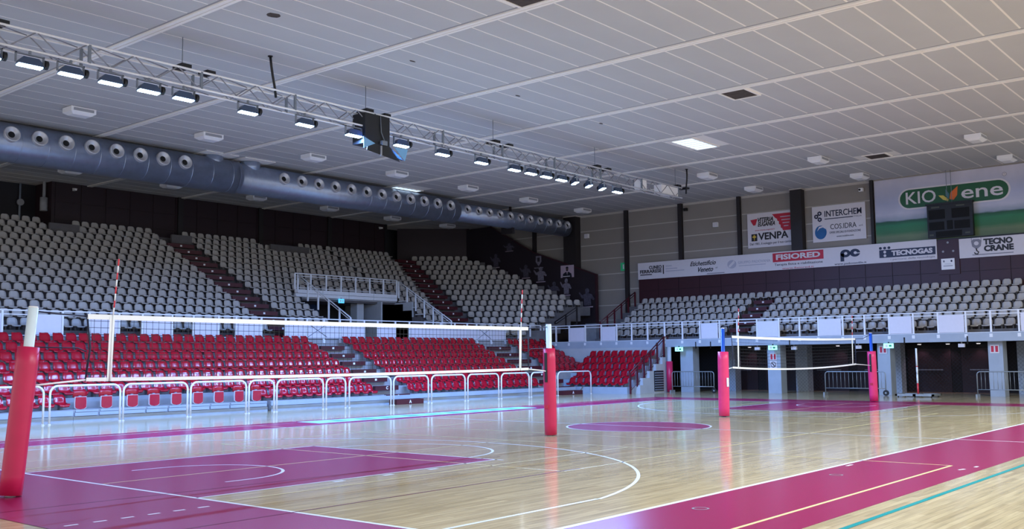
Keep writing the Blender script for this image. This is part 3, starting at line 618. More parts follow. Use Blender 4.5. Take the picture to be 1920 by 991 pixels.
# ---- dark under-gallery space
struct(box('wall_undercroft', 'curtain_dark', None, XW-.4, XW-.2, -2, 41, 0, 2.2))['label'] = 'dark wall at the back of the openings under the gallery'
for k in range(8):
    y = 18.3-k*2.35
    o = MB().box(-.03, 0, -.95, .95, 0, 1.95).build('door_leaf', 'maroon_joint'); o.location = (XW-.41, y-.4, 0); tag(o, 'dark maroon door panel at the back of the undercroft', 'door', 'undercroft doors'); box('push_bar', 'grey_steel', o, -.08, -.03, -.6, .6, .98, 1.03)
PILL = [(19.1, 18.4, 35.9), (14.49, 13.85, 35.9), (9.40, 8.86, 35.9), (4.95, 4.40, 35.9), (18.2, 17.5, 38.5), (14.3, 13.7, 38.5), (9.9, 9.3, 38.5), (4.5, 4.1, 38.5)]
for n, (a, b, x) in enumerate(PILL):
    o = MB().box(0, .6, b, a, 0, 2.2).build('gallery_pillar', 'concrete_blue'); o.location = (x, 0, 0)
    lab = ['square pale pillar behind the first steel crowd barrier', 'square pale pillar with round no-entry notice', 'square pale pillar by the blue volleyball post', 'square pale pillar crossed by the far steel barrier', 'inner pillar deep behind the first barrier', 'inner pillar behind the round notice', 'inner pillar behind the blue post', 'inner pillar behind the far barrier'][n]
    tag(o, lab, 'pillar', 'gallery pillars')
for k, y in enumerate((12.6, 8.8, 7.56, 6.27, 17.2)):
    o = thing('downlight', 'small round downlight under the gallery lighting the dark back wall', 'downlight', (XW-.75, y, 2.2), 0, 'undercroft downlights')
    MB().tube([(0, 0, -.05), (0, 0, 0)], .1, 14).build('housing', 'fixture_white', o); MB().tube([(0, 0, -.056), (0, 0, -.05)], .075, 14).build('lens', 'downlight', o)
    ld = bpy.data.lights.new('downlight_lamp', 'SPOT'); ld.energy = 14; ld.spot_size = 1.9; ld.spot_blend = .6; ld.color = (1, .6, .85); ld.shadow_soft_size = .05
    lo = bpy.data.objects.new('downlight_lamp', ld); C.objects.link(lo); lo.parent = o; lo.location = (0, 0, -.07)
for y, x, lb in ((14.0, 35.45, 'lit cyan exit sign under the gallery edge near the round notice'), (8.75, 35.45, 'lit cyan exit sign under the gallery edge beside the striped pole'), (18.9, 35.45, 'lit cyan exit sign above the first steel crowd barrier')):
    e = thing('exit_sign', lb, 'exit sign', (x, y, 1.98), RX, 'lit exit signs under the gallery'); box('panel', 'exit_lit', e, -.2, .2, -.04, .04, 0, .2); box('pictogram', 'fixture_white', e, -.12, -.02, -.046, -.04, .04, .16); box('pictogram', 'exit_green', e, .03, .14, -.046, -.04, .06, .14); box('bracket', 'black', e, -.02, .02, -.02, .02, .2, .26)
for y, z, lb, mt in ((14.2, 1.5, 'small red fire notice above the round notice on a pillar', 'ink_red'), (9.15, 1.75, 'small red fire notice on the pillar by the blue post', 'ink_red'), (4.7, 1.72, 'small red fire notice on the pillar crossed by the barrier', 'ink_red'), (14.2, 1.14, 'white notice with a round prohibition symbol on a pillar', 'ink_black')):
    s = thing('wall_notice', lb, 'notice', (35.89, y, z), RX); box('plate', 'sign_white', s, -.17, .17, -.01, 0, 0, .34)
    if mt == 'ink_red': flat([(-.13, .05), (-.03, .05), (-.03, .29), (-.13, .29)], mt, s, name='symbol'); flat([(.03, .05), (.13, .05), (.13, .29), (.03, .29)], mt, s, name='symbol')
    else: flat(ell(0, .17, .13, .13, 20), mt, s, name='symbol'); flat(ell(0, .17, .1, .1, 20), 'sign_white', s, y=-.016, name='symbol_centre'); flat([(-.09, .24), (-.06, .27), (.09, .1), (.06, .07)], mt, s, y=-.02, name='symbol_bar')
for y in (14.9, 13.1, 10.15, 5.9):
    e = thing('emergency_lamp', 'small white emergency lamp box hanging under the gallery edge', 'lamp', (35.75, y, 1.98), RX, 'emergency lamps under the gallery'); box('case', 'fixture_white', e, -.12, .12, -.06, .06, 0, .14); box('diffuser', 'sign_white', e, -.1, .1, -.07, -.06, .02, .12); box('bracket', 'fixture_grey', e, -.02, .02, -.02, .02, .14, .22)
# hanging safety net, thin dark cords in a diamond pattern
nt_ = MB(); s_ = .16
for y0, y1 in ((14, 18.9), (9.4, 13.8), (4.95, 8.86), (-1, 4.4)):
    n = int((y1-y0)/s_)
    for k in range(-13, n+1):
        for sg in (1, -1):
            a = y0+k*s_; z0, z1 = 0.05, 2.1; b = a+(z1-z0)
            ya, yb, za, zb = a, b, z0, z1
            if ya < y0: za += (y0-ya); ya = y0
            if yb > y1: zb -= (yb-y1); yb = y1
            if za >= zb-.01: continue
            A, B_ = (ya, za), (yb, zb)
            if sg < 0: A, B_ = (y0+y1-ya, za), (y0+y1-yb, zb)
            nt_.add([(36.62, A[0], A[1]-.004), (36.62, B_[0], B_[1]-.004), (36.62, B_[0], B_[1]+.004), (36.62, A[0], A[1]+.004)], [(0, 1, 2, 3)])
tag(nt_.build('safety_net', 'net_cord'), 'fine dark safety netting hung across the openings under the gallery', 'netting', None, 'stuff')
# red padded pillar by the corner block
o = thing('padded_pillar', 'slim pillar wrapped in dark red padding beside the corner seats', 'pillar', (35.3, 19.37, 0)); MB().tube([(0, 0, .02), (0, 0, 1.5)], .155, 16).build('padding', 'pad_red', o); MB().tube([(0, 0, 0), (0, 0, 2.2)], .1, 12).build('core', 'plaster', o)
# maroon stair rail at the corner block
def sloprail(label, A, B_, n, h, mt='rail_maroon', post=.035):
    o = thing('stair_railing', label, 'railing', A, 0); A, B_ = Vector(A), Vector(B_); D = B_-A; up = Vector((0, 0, 1))
    MB().tube([up*h, D+up*h], .03, 6).build('top_rail', mt, o); MB().tube([up*(h-.14), D+up*(h-.14)], .02, 6).build('mid_rail', mt, o); MB().tube([up*.1, D+up*.1], .015, 6).build('bottom_rail', mt, o)
    for k in range(n+1):
        q = D*(k/n); MB().box(q.x-post, q.x+post, q.y-post, q.y+post, q.z-.05, q.z+h).build('post', mt, o)
    return o
rr = sloprail('maroon sloping stair rail climbing beside the corner red seats', (32.3, 19.7, .05), (35.35, 19.7, 1.75), 5, .95)
MB().tube([(3.05, 0, 2.65), (3.45, 0, 2.65), (3.45, 0, 1.7)], .03, 6).build('handrail_return', 'rail_maroon', rr)
for k in range(26):
    a = Vector((3.05*k/26, 0, .15+1.7*k/26)); MB().box(a.x-.005, a.x+.005, -.005, .005, a.z, a.z+.7).build('baluster', 'rail_maroon', rr)
sloprail('dark maroon stair rail up the open edge of the end stand', (36.6, 24.35, 2.6), (40.05, 24.35, 4.35), 5, 1.0)
sloprail('short dark rail with two bars beside the diagonal corner seats', (36.5, 27.3, 2.75), (36.5, 25.8, 3.5), 2, .95, 'column_dark')
o = thing('rubbish_bin', 'grey box bin standing by the dark mural wall on the walkway', 'bin', (38.9, 26.3, 2.6)); box('body', 'concrete', o, -.4, .4, -.35, .35, 0, .95); box('lid', 'grey_steel', o, -.42, .42, -.37, .37, .95, 1.02)

# ================================================================== WALL SIGNS (end wall)
def sign(name, label, y0, y1, z0, z1, mt='sign_white', x=XW-.26, depth=.05, cat='sign'):
    t = thing(name, label, cat, (x, (y0+y1)/2, z0), RX); wd = abs(y0-y1); h = z1-z0
    box('board', mt, t, -wd/2, wd/2, 0, depth, 0, h); return t, wd, h
F0 = -.006
# long sponsor strip: local x measured from its left end
t, wd, h = sign('sponsor_banner', 'long white sponsor strip above the maroon wainscot', 24.1, 7.97, 6.03, 6.95)
X = lambda y: (24.1+7.97)/2-y
TX = lambda body, ya, yb, z, size, mt_, **k: text(body, size, mt_, t, (X(ya)+X(yb))/2, z, k.pop('y', F0), 'CENTER', width=abs(ya-yb), **k)
TX('CUNEO', 23.37, 22.56, .62, .25, 'ink_black', bold=.008); TX('FERRARESE', 23.97, 22.57, .41, .25, 'ink_black', bold=.008)
box('underline', 'ink_black', t, X(23.95), X(23.19), -.01, 0, .22, .27); box('divider', 'ink_black', t, X(22.48), X(22.42), -.01, 0, .23, .72)
for k, (a, z) in enumerate(((.38, .62), (.72, .47), (1.15, .34))): box('small_print', 'ink_pale', t, X(22.3), X(22.3)+a, -.008, 0, z, z+.05)
TX('Etichettificio', 20.8, 19.25, .64, .34, 'ink_black', bold=.005, shear=.4); TX('Veneto', 20.35, 19.45, .3, .36, 'ink_black', bold=.007, shear=.4); text('srl', .13, 'ink_grey', t, X(19.2), .36, F0)
box('small_print', 'ink_grey', t, X(19.77), X(18.74), -.008, 0, .05, .09)
flat(ell(X(18.3), .47, .26, .22, 24), 'ink_pale', t, F0, name='logo'); flat([(X(18.3)-.2, .38), (X(18.3)+.12, .66), (X(18.3)+.19, .56), (X(18.3)-.12, .3)], 'sign_white', t, F0-.004, name='logo_slash')
TX('GRUPPO PADOVANA', 17.95, 16.14, .52, .2, 'ink_pale'); box('small_print', 'ink_pale', t, X(17.9), X(16.4), -.008, 0, .34, .38)
box('red_panel', 'ink_red', t, X(16.0), X(13.33), -.008, 0, .41, .86); TX('FISIORED', 15.83, 13.5, .635, .36, 'sign_white', y=F0-.006, bold=.014)
TX('Terapia fisica e riabilitazione', 15.92, 13.38, .27, .17, 'ink_black'); TX('www.fisiored.it', 15.51, 13.84, .06, .12, 'ink_red')
def pc_logo(cx):
    flat(ell(cx-.23, .58, .25, .19, 24), 'ink_navy', t, F0, name='logo'); flat(ell(cx-.21, .58, .08, .07, 16), 'sign_white', t, F0-.004, name='logo_hole'); box('logo_stem', 'ink_navy', t, cx-.48, cx-.3, -.009, 0, .2, .58)
    flat(ell(cx+.24, .58, .25, .19, 24), 'ink_navy', t, F0, name='logo'); flat(ell(cx+.26, .58, .08, .07, 16), 'sign_white', t, F0-.004, name='logo_hole'); box('logo_slit', 'sign_white', t, cx+.26, cx+.5, -.0125, -.006, .54, .58)
pc_logo(X(12.0)); TX('www.padovaedile.it', 12.79, 11.22, .09, .15, 'ink_navy')
box('navy_panel', 'ink_navy', t, X(10.59), X(8.03), -.008, 0, .23, .6)
TX('TECNOGAS', 10.02, 8.15, .41, .3, 'sign_white', y=F0-.006, bold=.016)
for k in range(3): flat(ell(X(10.53)+k*.2, .69, .07, .065, 14), 'ink_navy', t, F0, name='dot')
for k in range(2): flat(ell(X(10.33), .5-.17*k, .065, .065, 14), 'sign_white', t, F0-.006, name='dot')
TX('i percorsi della tecnologia', 10.08, 8.06, .13, .12, 'ink_grey')
t, wd, h = sign('sponsor_banner', 'white sponsor strip with crane hook logo below the field mural', 7.0, 1.5, 5.98, 6.86)
X2 = lambda y: (7.0+1.5)/2-y
text('TECNO', .34, 'ink_black', t, X2(5.36), .66, F0, bold=.018, width=1.2); text('CRANE', .34, 'ink_black', t, X2(5.35), .36, F0, bold=.018, width=1.22); box('small_print', 'ink_grey', t, X2(6.45), X2(4.76), -.008, 0, .1, .14)
hb = MB(); cx = X2(6.26)
hb.prism([(cx-.22, .74), (cx-.12, .82), (cx+.12, .82), (cx+.22, .74), (cx+.18, .5), (cx+.05, .4), (cx-.05, .4), (cx-.18, .5)][::-1], -.009, 0); hb.build('hook_block', 'ink_grey', t)
flat(ell(cx, .63, .1, .09, 14), 'sign_white', t, F0-.005, name='hook_wheel'); MB().tube([(cx-.01, -.01, .4), (cx, -.01, .3), (cx+.08, -.01, .24), (cx+.04, -.01, .15), (cx-.07, -.01, .17), (cx-.09, -.01, .23)], .025, 5).build('hook', 'ink_black', t)
for s in (-1, 1): box('hook_cable', 'ink_grey', t, cx+s*.2-.01, cx+s*.2+.01, -.008, 0, .74, .88)
# maroon panel with the small notice between the strips
t, wd, h = sign('maroon_panel', 'maroon panel with bolt heads between the two white strips', 7.95, 7.02, 5.3, 6.9, 'maroon_panel', x=XW-.24, cat='panel')
for bx_, bz in ((0, 1.45), (-.22, 1.05), (.22, 1.05)): flat(ell(bx_, bz, .05, .05, 12), 'fixture_grey', t, -.01, name='bolt_head')
t, wd, h = sign('notice_board', 'small white notice pinned on the maroon panel under the scoreboard', 7.8, 7.22, 5.52, 6.02, 'fixture_white', x=XW-.28, depth=.02, cat='notice')
flat(ell(-.17, .38, .04, .05, 10), 'ink_grey', t, F0, name='symbol'); flat(ell(.16, .38, .04, .05, 10), 'ink_navy', t, F0, name='symbol'); box('small_print', 'ink_grey', t, -.2, .2, -.008, 0, .15, .18); box('small_print', 'ink_pale', t, -.14, .14, -.008, 0, .24, .26)
# red triangle sign
t, wd, h = sign('sponsor_sign', 'white sign with red triangle partly behind the wide dark column', 17.42, 14.6, 7.27, 9.06, x=XW-.1)
flat([(-1.24, 1.46), (-.84, 1.5), (-.96, 1.17), (-1.08, 1.17)], 'ink_red', t, F0, name='triangle')
text('VITERIA', .3, 'ink_black', t, -.42, 1.42, F0, bold=.01, shear=.3, width=.85); text('EUGANEA', .3, 'ink_black', t, -.36, 1.19, F0, bold=.01, shear=.3, width=.95); text('www.viteria-euganea.it', .1, 'ink_red', t, -.45, .9, F0, width=1.1)
flat([(-.02, 1.66), (1.4, 1.66), (1.4, .78), (.55, .78), (.5, .9), (.44, .92), (.42, 1.08), (.34, 1.12), (.34, 1.26), (.26, 1.3), (.24, 1.4), (.15, 1.45)], 'ink_red', t, F0, name='red_panel')
for k in range(4): box('small_print', 'print_pink', t, .42+.06*k, 1.0-.05*k, -.013, -.006, 1.46-k*.16, 1.51-k*.16)
flat([(-1.2, .35), (-.88, .35), (-.88, .72), (-1.2, .72)], 'ink_black', t, F0, name='logo'); flat([(-1.06, .38), (-1.02, .38), (-1.02, .5), (-.92, .56), (-1.04, .69), (-1.16, .56), (-1.06, .5)], 'ink_gold', t, F0-.005, name='logo_tree')
text('VENPA', .5, 'ink_black', t, .0, .55, F0, bold=.014, width=1.65); text('Dal 1981, il noleggio per il tuo cantiere', .17, 'ink_black', t, -.1, .2, F0, width=2.4)
# interchem / drop sign
t, wd, h = sign('sponsor_sign', 'white sign with blue drop globe between dark columns', 13.9, 11.23, 7.28, 9.06, x=XW-.1)
for a, (cx, cz) in enumerate(((-1.12, 1.28), (-.95, 1.42), (-.95, 1.12))): flat([(cx+.12*math.cos(q*PI/3+.5), cz+.12*math.sin(q*PI/3+.5)) for q in range(6)], 'ink_navy', t, F0, name='hexagon'); flat([(cx+.05*math.cos(q*PI/3+.5), cz+.05*math.sin(q*PI/3+.5)) for q in range(6)], 'ink_pale', t, F0-.005, name='hexagon_centre')
text('INTERCHEM', .42, 'ink_navy', t, .23, 1.36, F0, bold=.006, width=1.85); box('underline', 'ink_navy', t, -.7, .72, -.009, 0, 1.1, 1.14); text('ITALIA', .1, 'ink_grey', t, .95, 1.12, F0, width=.4)
flat(ell(-.92, .48, .3, .34, 28), 'ink_blue', t, F0, name='globe'); flat([(-1.1, .55), (-.98, .68), (-.8, .72), (-.62, .6), (-.62, .7), (-.78, .8), (-1.0, .76)], 'sign_white', t, F0-.005, name='globe_swoosh')
text('COS.IDRA', .36, 'ink_black', t, .22, .7, F0, width=1.3); text('s.r.l.', .12, 'ink_black', t, 1.1, .66, F0); text('OPERE SPECIALI DI FONDAZIONE', .15, 'ink_navy', t, .3, .42, F0, width=1.55); text('www.cosidra.com', .13, 'ink_navy', t, .3, .22, F0, width=.85)
# field mural
t, wd, h = sign('field_mural', 'large wall banner of sky over green fields with a green pill logo', 10.75, .5, 6.94, 9.98, 'mural', x=XW-.12)
XM = lambda y: (10.75+.5)/2-y
def pill(cx, cz, hw, hh, mt, y, nm):
    pts = [(cx+hw-hh+hh*math.cos(a), cz+hh*math.sin(a)) for a in [-PI/2+PI*i/12 for i in range(13)]]+[(cx-hw+hh+hh*math.cos(a), cz+hh*math.sin(a)) for a in [PI/2+PI*i/12 for i in range(13)]]
    flat(pts, mt, t, y, name=nm)
pc_, pz = XM(7.2), 2.0
pill(pc_, pz, 2.44, .5, 'sign_white', -.008, 'logo_border'); pill(pc_, pz, 2.36, .43, 'logo_green', -.014, 'logo_pill')
text('KIO', .8, 'sign_white', t, pc_-1.42, pz, -.02, bold=.006, width=1.35); text('ene', .86, 'sign_white', t, pc_+1.25, pz+.02, -.02, bold=.008, width=1.75)
flat([(pc_-.62, pz+.02), (pc_-.4, pz+.0), (pc_-.18, pz-.2), (pc_-.2, pz-.28), (pc_-.42, pz-.2)], 'leaf_yellow', t, -.02, name='leaf'); flat([(pc_-.3, pz+.28), (pc_-.14, pz+.05), (pc_-.16, pz-.18), (pc_-.3, pz-.02)], 'leaf_teal', t, -.024, name='leaf'); flat([(pc_+.24, pz+.36), (pc_+.2, pz-.05), (pc_+.04, pz-.25), (pc_-.14, pz-.2), (pc_-.08, pz+.1)], 'leaf_orange', t, -.022, name='leaf')
flat(ell(XM(4.98), 2.66, .09, .09, 18), 'ink_grey', t, -.01, name='registered_ring'); flat(ell(XM(4.98), 2.66, .07, .07, 18), 'sign_white', t, -.014, name='registered_ring'); text('R', .1, 'ink_grey', t, XM(4.98), 2.66, -.02)
box('frame', 'black', t, -wd/2, wd/2, -.012, .04, -.06, 0)
# scoreboard
t = thing('scoreboard', 'black electronic scoreboard hanging before the field mural', 'scoreboard', (XW-.45, 7.29, 6.98), RX)
box('case', 'black_matte', t, -.98, .98, 0, .25, 0, 1.52)
for x0, x1, z0, z1 in ((-.9, -.2, .85, 1.28), (.1, .85, .85, 1.28), (-.9, -.25, .35, .72), (.2, .85, .35, .72), (-.62, .5, .02, .28), (-.12, .12, .35, .75)): box('display', 'scoreboard_panel', t, x0, x1, -.02, 0, z0, z1)
for x0, x1, z in ((-.78, -.42, 1.36), (.3, .66, 1.36), (-.5, -.3, .5), (.3, .5, .56), (-.9, -.72, .1), (.64, .85, .1)): box('caption', 'scoreboard_line', t, x0, x1, -.014, 0, z, z+.07)
for x0 in (-.1, .1): MB().tube([(x0, .12, 1.52), (x0, .12, CZ-6.98)], .012, 5).build('hanging_wire', 'grey_steel', t)
box('top_bar', 'black', t, -1.02, 1.02, -.05, .25, 1.5, 1.58)
e = thing('exit_sign', 'green running exit sign on the grey end wall', 'exit sign', (XW-.04, 25.19, 6.62), RX); box('panel', 'exit_green', e, -.2, .2, -.03, 0, 0, .46); box('pictogram', 'fixture_white', e, -.04, .05, -.036, -.03, .1, .36)
for y, z, nm, lb in ((27.7, 8.7, 'wall_speaker', 'small white wall speaker near the dark corner column'), (19.27, 8.58, 'junction_box', 'small white square box on the grey end wall'),):
    o = thing(nm, lb, 'wall box', (XW-.03, y, z), RX); box('case', 'fixture_white', o, -.14, .14, -.12, 0, 0, .24); box('cover', 'sign_white', o, -.12, .12, -.135, -.12, .02, .22)
for y, z, lb in ((11.35, 9.55, 'white security camera under the ceiling beside the field mural'), (21.0, 9.6, 'pair of small dark cameras near a slim column')):
    o = thing('security_camera', lb, 'camera', (XW-.03, y, z), RX); box('bracket', 'fixture_grey', o, -.03, .03, -.1, 0, .02, .1); box('housing', 'fixture_white' if y < 15 else 'black', o, -.1, .1, -.25, -.1, 0, .16); MB().tube([(-.04, -.25, .08), (-.04, -.29, .08)], .05, 10).build('lens', 'black', o)

# ================================================================== DUCT
DY, DZ = 28.75, 9.3
DLEN = [(-4, 16.7, .68), (16.7, 29.85, .62), (30.05, 39.55, .48)]
t = thing('air_duct', 'long round zinc ventilation duct with jet nozzles over the upper stand', 'duct', (0, DY, DZ))
for k, (a, b, r) in enumerate(DLEN):
    g = MB(); g.tube([(a, 0, 0), (b, 0, 0)], r, 40); g.build('duct_section', 'duct_zinc', t)
    x = a+.5
    while x < b-.1:
        MB().tube([(x-.012, 0, 0), (x, 0, 0), (x+.012, 0, 0)], [r, r+.012, r], 40, caps=False).build('spiral_seam', 'duct_zinc', t); x += .94
MB().tube([(29.85, 0, 0), (30.05, 0, 0)], [.62, .48], 40, caps=False).build('reducer', 'duct_zinc', t)
MB().tube([(16.55, 0, 0), (16.75, 0, 0)], [.69, .63], 40, caps=False).build('reducer', 'duct_zinc', t)
for x in (15.6, 17.4):
    MB().tube([(x, -.1, .3), (x, -.1, .745)], .42, 20).build('riser', 'duct_zinc', t); box('ceiling_plate', 'ceiling_joint', t, x-.75, x+.75, -.85, .5, .715, .745)
box('hanger', 'column_dark', t, 34.4, 34.6, -.2, .6, -.75, -.4); box('hanger', 'column_dark', t, 34.45, 34.55, -.05, .05, -.55, .74)
noz = [7.4+.94*k for k in range(-4, 8)]+[18.75+.935*k for k in range(12)]+[30.45+.86*k for k in range(11)]
for x in noz:
    r = .68 if x < 16.7 else (.62 if x < 29.9 else .48); th = math.radians(12); dv = Vector((0, -math.cos(th), math.sin(th)))
    k = 1.0 if x < 16.7 else (.93 if x < 29.9 else .8)
    prof_ = [(r-.07, .26), (r+.10, .275), (r+.125, .265), (r+.12, .235), (r+.07, .18), (r+.02, .11)]
    MB().lathe((x, 0, 0), dv, [(q, w_*k) for q, w_ in prof_], 22).build('nozzle', 'nozzle_grey', t)
    MB().tube([Vector((x, 0, 0))+dv*(r-.02), Vector((x, 0, 0))+dv*(r+.03)], .112*k, 16).build('nozzle_throat', 'black', t)

# ================================================================== TRUSS, FLOODLIGHTS
TZ0, TZ1 = 8.73, 9.18; LT = 33.3; hT = TZ1-TZ0
def make_truss(label, TY):
    t = thing('lighting_truss', label, 'truss', (-2, TY, TZ0))
    for dy in (-.2, .2):
        for z in (0, hT): MB().tube([(0, dy, z), (LT, dy, z)], .03, 7).build('chord', 'truss_alu', t)
    nseg = 56; stp = LT/nseg
    for dy in (-.2, .2):
        g = MB()
        for k in range(nseg):
            a, b = k*stp, (k+1)*stp
            g.tube([(a, dy, 0 if k % 2 else hT), (b, dy, hT if k % 2 else 0)], .016, 5)
        tag(g.build('web_bracing', 'truss_web', t), kind='stuff')
    for z in (0, hT):
        g = MB()
        for k in range(0, nseg, 2): g.tube([(k*stp, -.2, z), ((k+2)*stp, .2, z)], .014, 5)
        tag(g.build('web_bracing', 'truss_web', t), kind='stuff')
    for k in range(1, 12):
        for dy in (-.2, .2): box('joint_post', 'grey_steel', t, k*3-.03, k*3+.03, dy-.03, dy+.03, 0, hT)
    box('end_panel', 'fixture_white', t, LT-1.7, LT-.2, -.19, .19, .04, hT-.04); box('end_panel', 'fixture_white', t, LT-3.3, LT-2.9, -.19, .19, .04, hT-.04)
TY = 16.3
make_truss('aluminium box truss hung under the ceiling along the far side of the hall', TY)
make_truss('aluminium box truss hung under the ceiling along the near side of the hall', -3.0)
for x in (.4, 3.3, 8.56, 14.81, 20.73, 26.89, 33.09):
    o = thing('hanging_cable', 'thin steel cable holding the lighting truss to the ceiling', 'cable', (x-2, TY, TZ1), 0, 'truss hanging cables'); MB().tube([(0, 0, 0), (0, 0, CZ-TZ1)], .012, 5).build('wire', 'grey_steel', o); box('clamp', 'black', o, -.14, .14, -.22, .22, .025, .12); box('clamp', 'black', o, .6, .85, -.22, .22, .025, .1); MB().tube([(0, 0, .07), (.7, 0, .07)], .02, 5).build('sling', 'black', o)
for x, lb, s in ((9.03, 'black supply cable sagging from the ceiling into the truss', .35), (31.5, 'black supply cable beside the far end of the truss', .25)):
    o = thing('supply_cable', lb, 'cable', (x, 15.95, TZ1)); MB().tube([(s, .2, -.2), (s*.75, .15, .1), (s*.35, .05, .35), (s*.1, 0, .6), (0, 0, CZ-TZ1)], .035, 8).build('hose', 'black', o); MB().tube([(0, 0, CZ-TZ1-.03), (0, 0, CZ-TZ1)], .07, 10).build('gland', 'black', o)
FX = [1.7, 2.62, 3.56, 4.53, 5.53, 6.49, 8.43, 10.34, 12.16, 14.11, 15.96, 17.87, 19.63, 20.56, 21.47, 22.39, 23.26, 24.17, 25.08, 26.14]
def make_flood():
    P = {}
    b = MB(); b.prism([(-.30, -.10), (.30, -.10), (.26, .0), (.18, .08), (-.18, .08), (-.26, .0)][::-1], -.10, .10); P['housing'] = b.mesh('housing', 'lamp_body')
    b = MB().box(-.28, .28, -.08, .08, -.125, -.10); P['lens'] = b.mesh('lens', 'lamp_lens')
    b = MB().box(-.34, -.31, -.03, .03, -.06, .18).box(.31, .34, -.03, .03, -.06, .18).box(-.34, .34, -.03, .03, .15, .18).tube([(0, 0, .18), (0, 0, .26)], .035, 8); P['yoke'] = b.mesh('yoke', 'grey_steel')
    b = MB().tube([(.34, 0, 0), (.42, 0, 0)], .11, 14); P['knob'] = b.mesh('knob', 'black')
    return P
fp = make_flood()
for TYf, PWR, COL in ((TY, FLOOD_POWER, FLOOD_COLOR), (-3.0, NEAR_POWER, NEAR_COLOR)):
    for n, x in enumerate(FX):
        turned = 16 <= n <= 18; k_ = n-9 if n > 8 else 8-n; far = TYf > 0
        flab = f"lit LED floodlight{' turned end-on' if turned else ''}, {ordn(k_)} from the black lantern {'towards' if n > 8 else 'away from'} the end wall" if far else 'lit LED floodlight hanging under the near side truss'
        o = thing('floodlight', flab, 'floodlight', (x, TYf-.2 if far else TYf+.2, TZ0-.27), (.9 if turned else 0), 'floodlights along the far truss' if far else 'floodlights along the near truss')
        o.scale = (.95, .95, .95); tilt = -.10 if far else .10
        link('yoke', fp['yoke'], o)
        for k in ('housing', 'lens', 'knob'): q = link(k, fp[k], o); q.rotation_euler = (tilt, 0, 0)
        ld = bpy.data.lights.new('floodlight_lamp', 'AREA'); ld.shape = 'RECTANGLE'; ld.size = .5; ld.size_y = .16; ld.energy = PWR; ld.color = COL
        lo = bpy.data.objects.new('floodlight_lamp', ld); C.objects.link(lo); lo.parent = o; lo.rotation_euler = (tilt, 0, 0); lo.location = Matrix.Rotation(tilt, 3, 'X') @ Vector((0, 0, -.14))
# black loudspeaker cluster with barn-door flaps
o = thing('stage_lantern', 'big black lantern box with pale blue barn-door flaps on the truss', 'stage light', (13.0, TY-.05, 8.2))
box('body', 'black_matte', o, -.5, .5, -.28, .28, 0, .92); box('rear_box', 'black_matte', o, -.35, .4, .0, .3, .92, 1.05)
g = MB(); g.prism([(-.52, -.05), (.75, -.32), (1.0, -.34), (.35, .05)][::-1], -.36, -.30); g.build('barn_door', 'black_matte', o); g = MB(); g.prism([(-.55, -.25), (.8, -.42), (.4, -.05), (-.5, 0)][::-1], -.42, -.40); g.build('barn_door', 'black_matte', o)
flat([(-.72, .12), (-.25, -.02), (-.7, -.22)], 'flap_blue', o, -.45, .02, 'side_flap'); flat([(.55, -.02), (1.1, .0), (.98, -.38)], 'flap_blue', o, -.45, .02, 'side_flap')
MB().tube([(.1, -.3, .9), (.12, -.32, .4), (.3, -.33, .05)], .015, 5).build('wire', 'grey_steel', o); box('clamp', 'grey_steel', o, .1, .3, -.4, -.28, .0, .14); box('bracket', 'fixture_grey', o, -.02, .03, -.46, -.42, -.35, -.05)

# ================================================================== CEILING LIGHT BOXES
bxs = [(8.36, 25.3), (13.3, 25.4), (18.3, 25.6), (23.1, 25.75), (28, 25.95), (32.9, 26.15), (37.9, 26.3), (33.1, 15.8), (37.95, 15.9), (33.05, 10.5), (38.1, 10.65), (33.05, 4.24), (38.3, 4.4), (13.05, 35.4), (17.9, 35.5), (22.8, 35.7), (27.65, 35.85), (32.65, 36.2), (37.3, 36.2)]
bm_ = MB().box(-.42, .42, -.3, .3, -.16, 0).mesh('gear_tray', 'fixture_white'); sk = MB().add([(-.42, -.3, -.16), (.42, -.3, -.16), (.42, .3, -.16), (-.42, .3, -.16), (-.3, -.18, -.24), (.3, -.18, -.24), (.3, .18, -.24), (-.3, .18, -.24)], [(0, 1, 5, 4), (1, 2, 6, 5), (2, 3, 7, 6), (3, 0, 4, 7), (4, 5, 6, 7)]).mesh('diffuser', 'fixture_white'); sd = MB().box(-.34, .34, -.315, -.3, -.13, -.04).mesh('side_vent', 'fixture_grey')
for n, (x, y) in enumerate(bxs):
    lb = 'white boxy ceiling light on the court side of the round duct' if n < 7 else ('white boxy ceiling light near the panelled end wall' if n < 13 else 'white boxy ceiling light between round duct and maroon back wall')
    o = thing('ceiling_light', lb, 'ceiling light', (x, y, CZ-.02), 0, ['ceiling lights before the duct', 'ceiling lights near the end wall', 'ceiling lights behind the duct'][0 if n < 7 else 1 if n < 13 else 2])
    link('gear_tray', bm_, o); link('diffuser', sk, o); link('side_vent', sd, o)
o = thing('pendant_lamp', 'grey cylinder lamp hanging on a pipe by the dark recess', 'lamp', (14.05-.25, YB+.4, 8.7)); MB().tube([(0, 0, 0), (0, 0, .62)], .17, 16).build('cylinder', 'concrete', o); MB().tube([(0, 0, .62), (0, 0, CZ-8.7)], .07, 10).build('pipe', 'concrete', o)
o = thing('wall_gauge', 'small round fitting on a pipe in the dark recess', 'pipe fitting', (13.2, YB+1.5, 7.6)); MB().tube([(0, 0, 0), (0, 0, CZ-7.6)], .05, 8).build('pipe', 'grey_steel', o); MB().tube([(0, -.1, 1.55), (0, -.02, 1.55)], .16, 14).build('gauge', 'fixture_grey', o)
o = thing('wall_placard', 'white placard with dark letters on the dark rear wall', 'sign', (11.5, YB+1.55, 8.95), 0); box('board', 'sign_white', o, -1.2, .75, -.03, 0, 0, .9); text('A', .38, 'ink_navy', o, .55, .62, -.034, bold=.01); text('71', .36, 'ink_navy', o, .48, .25, -.034, bold=.01)
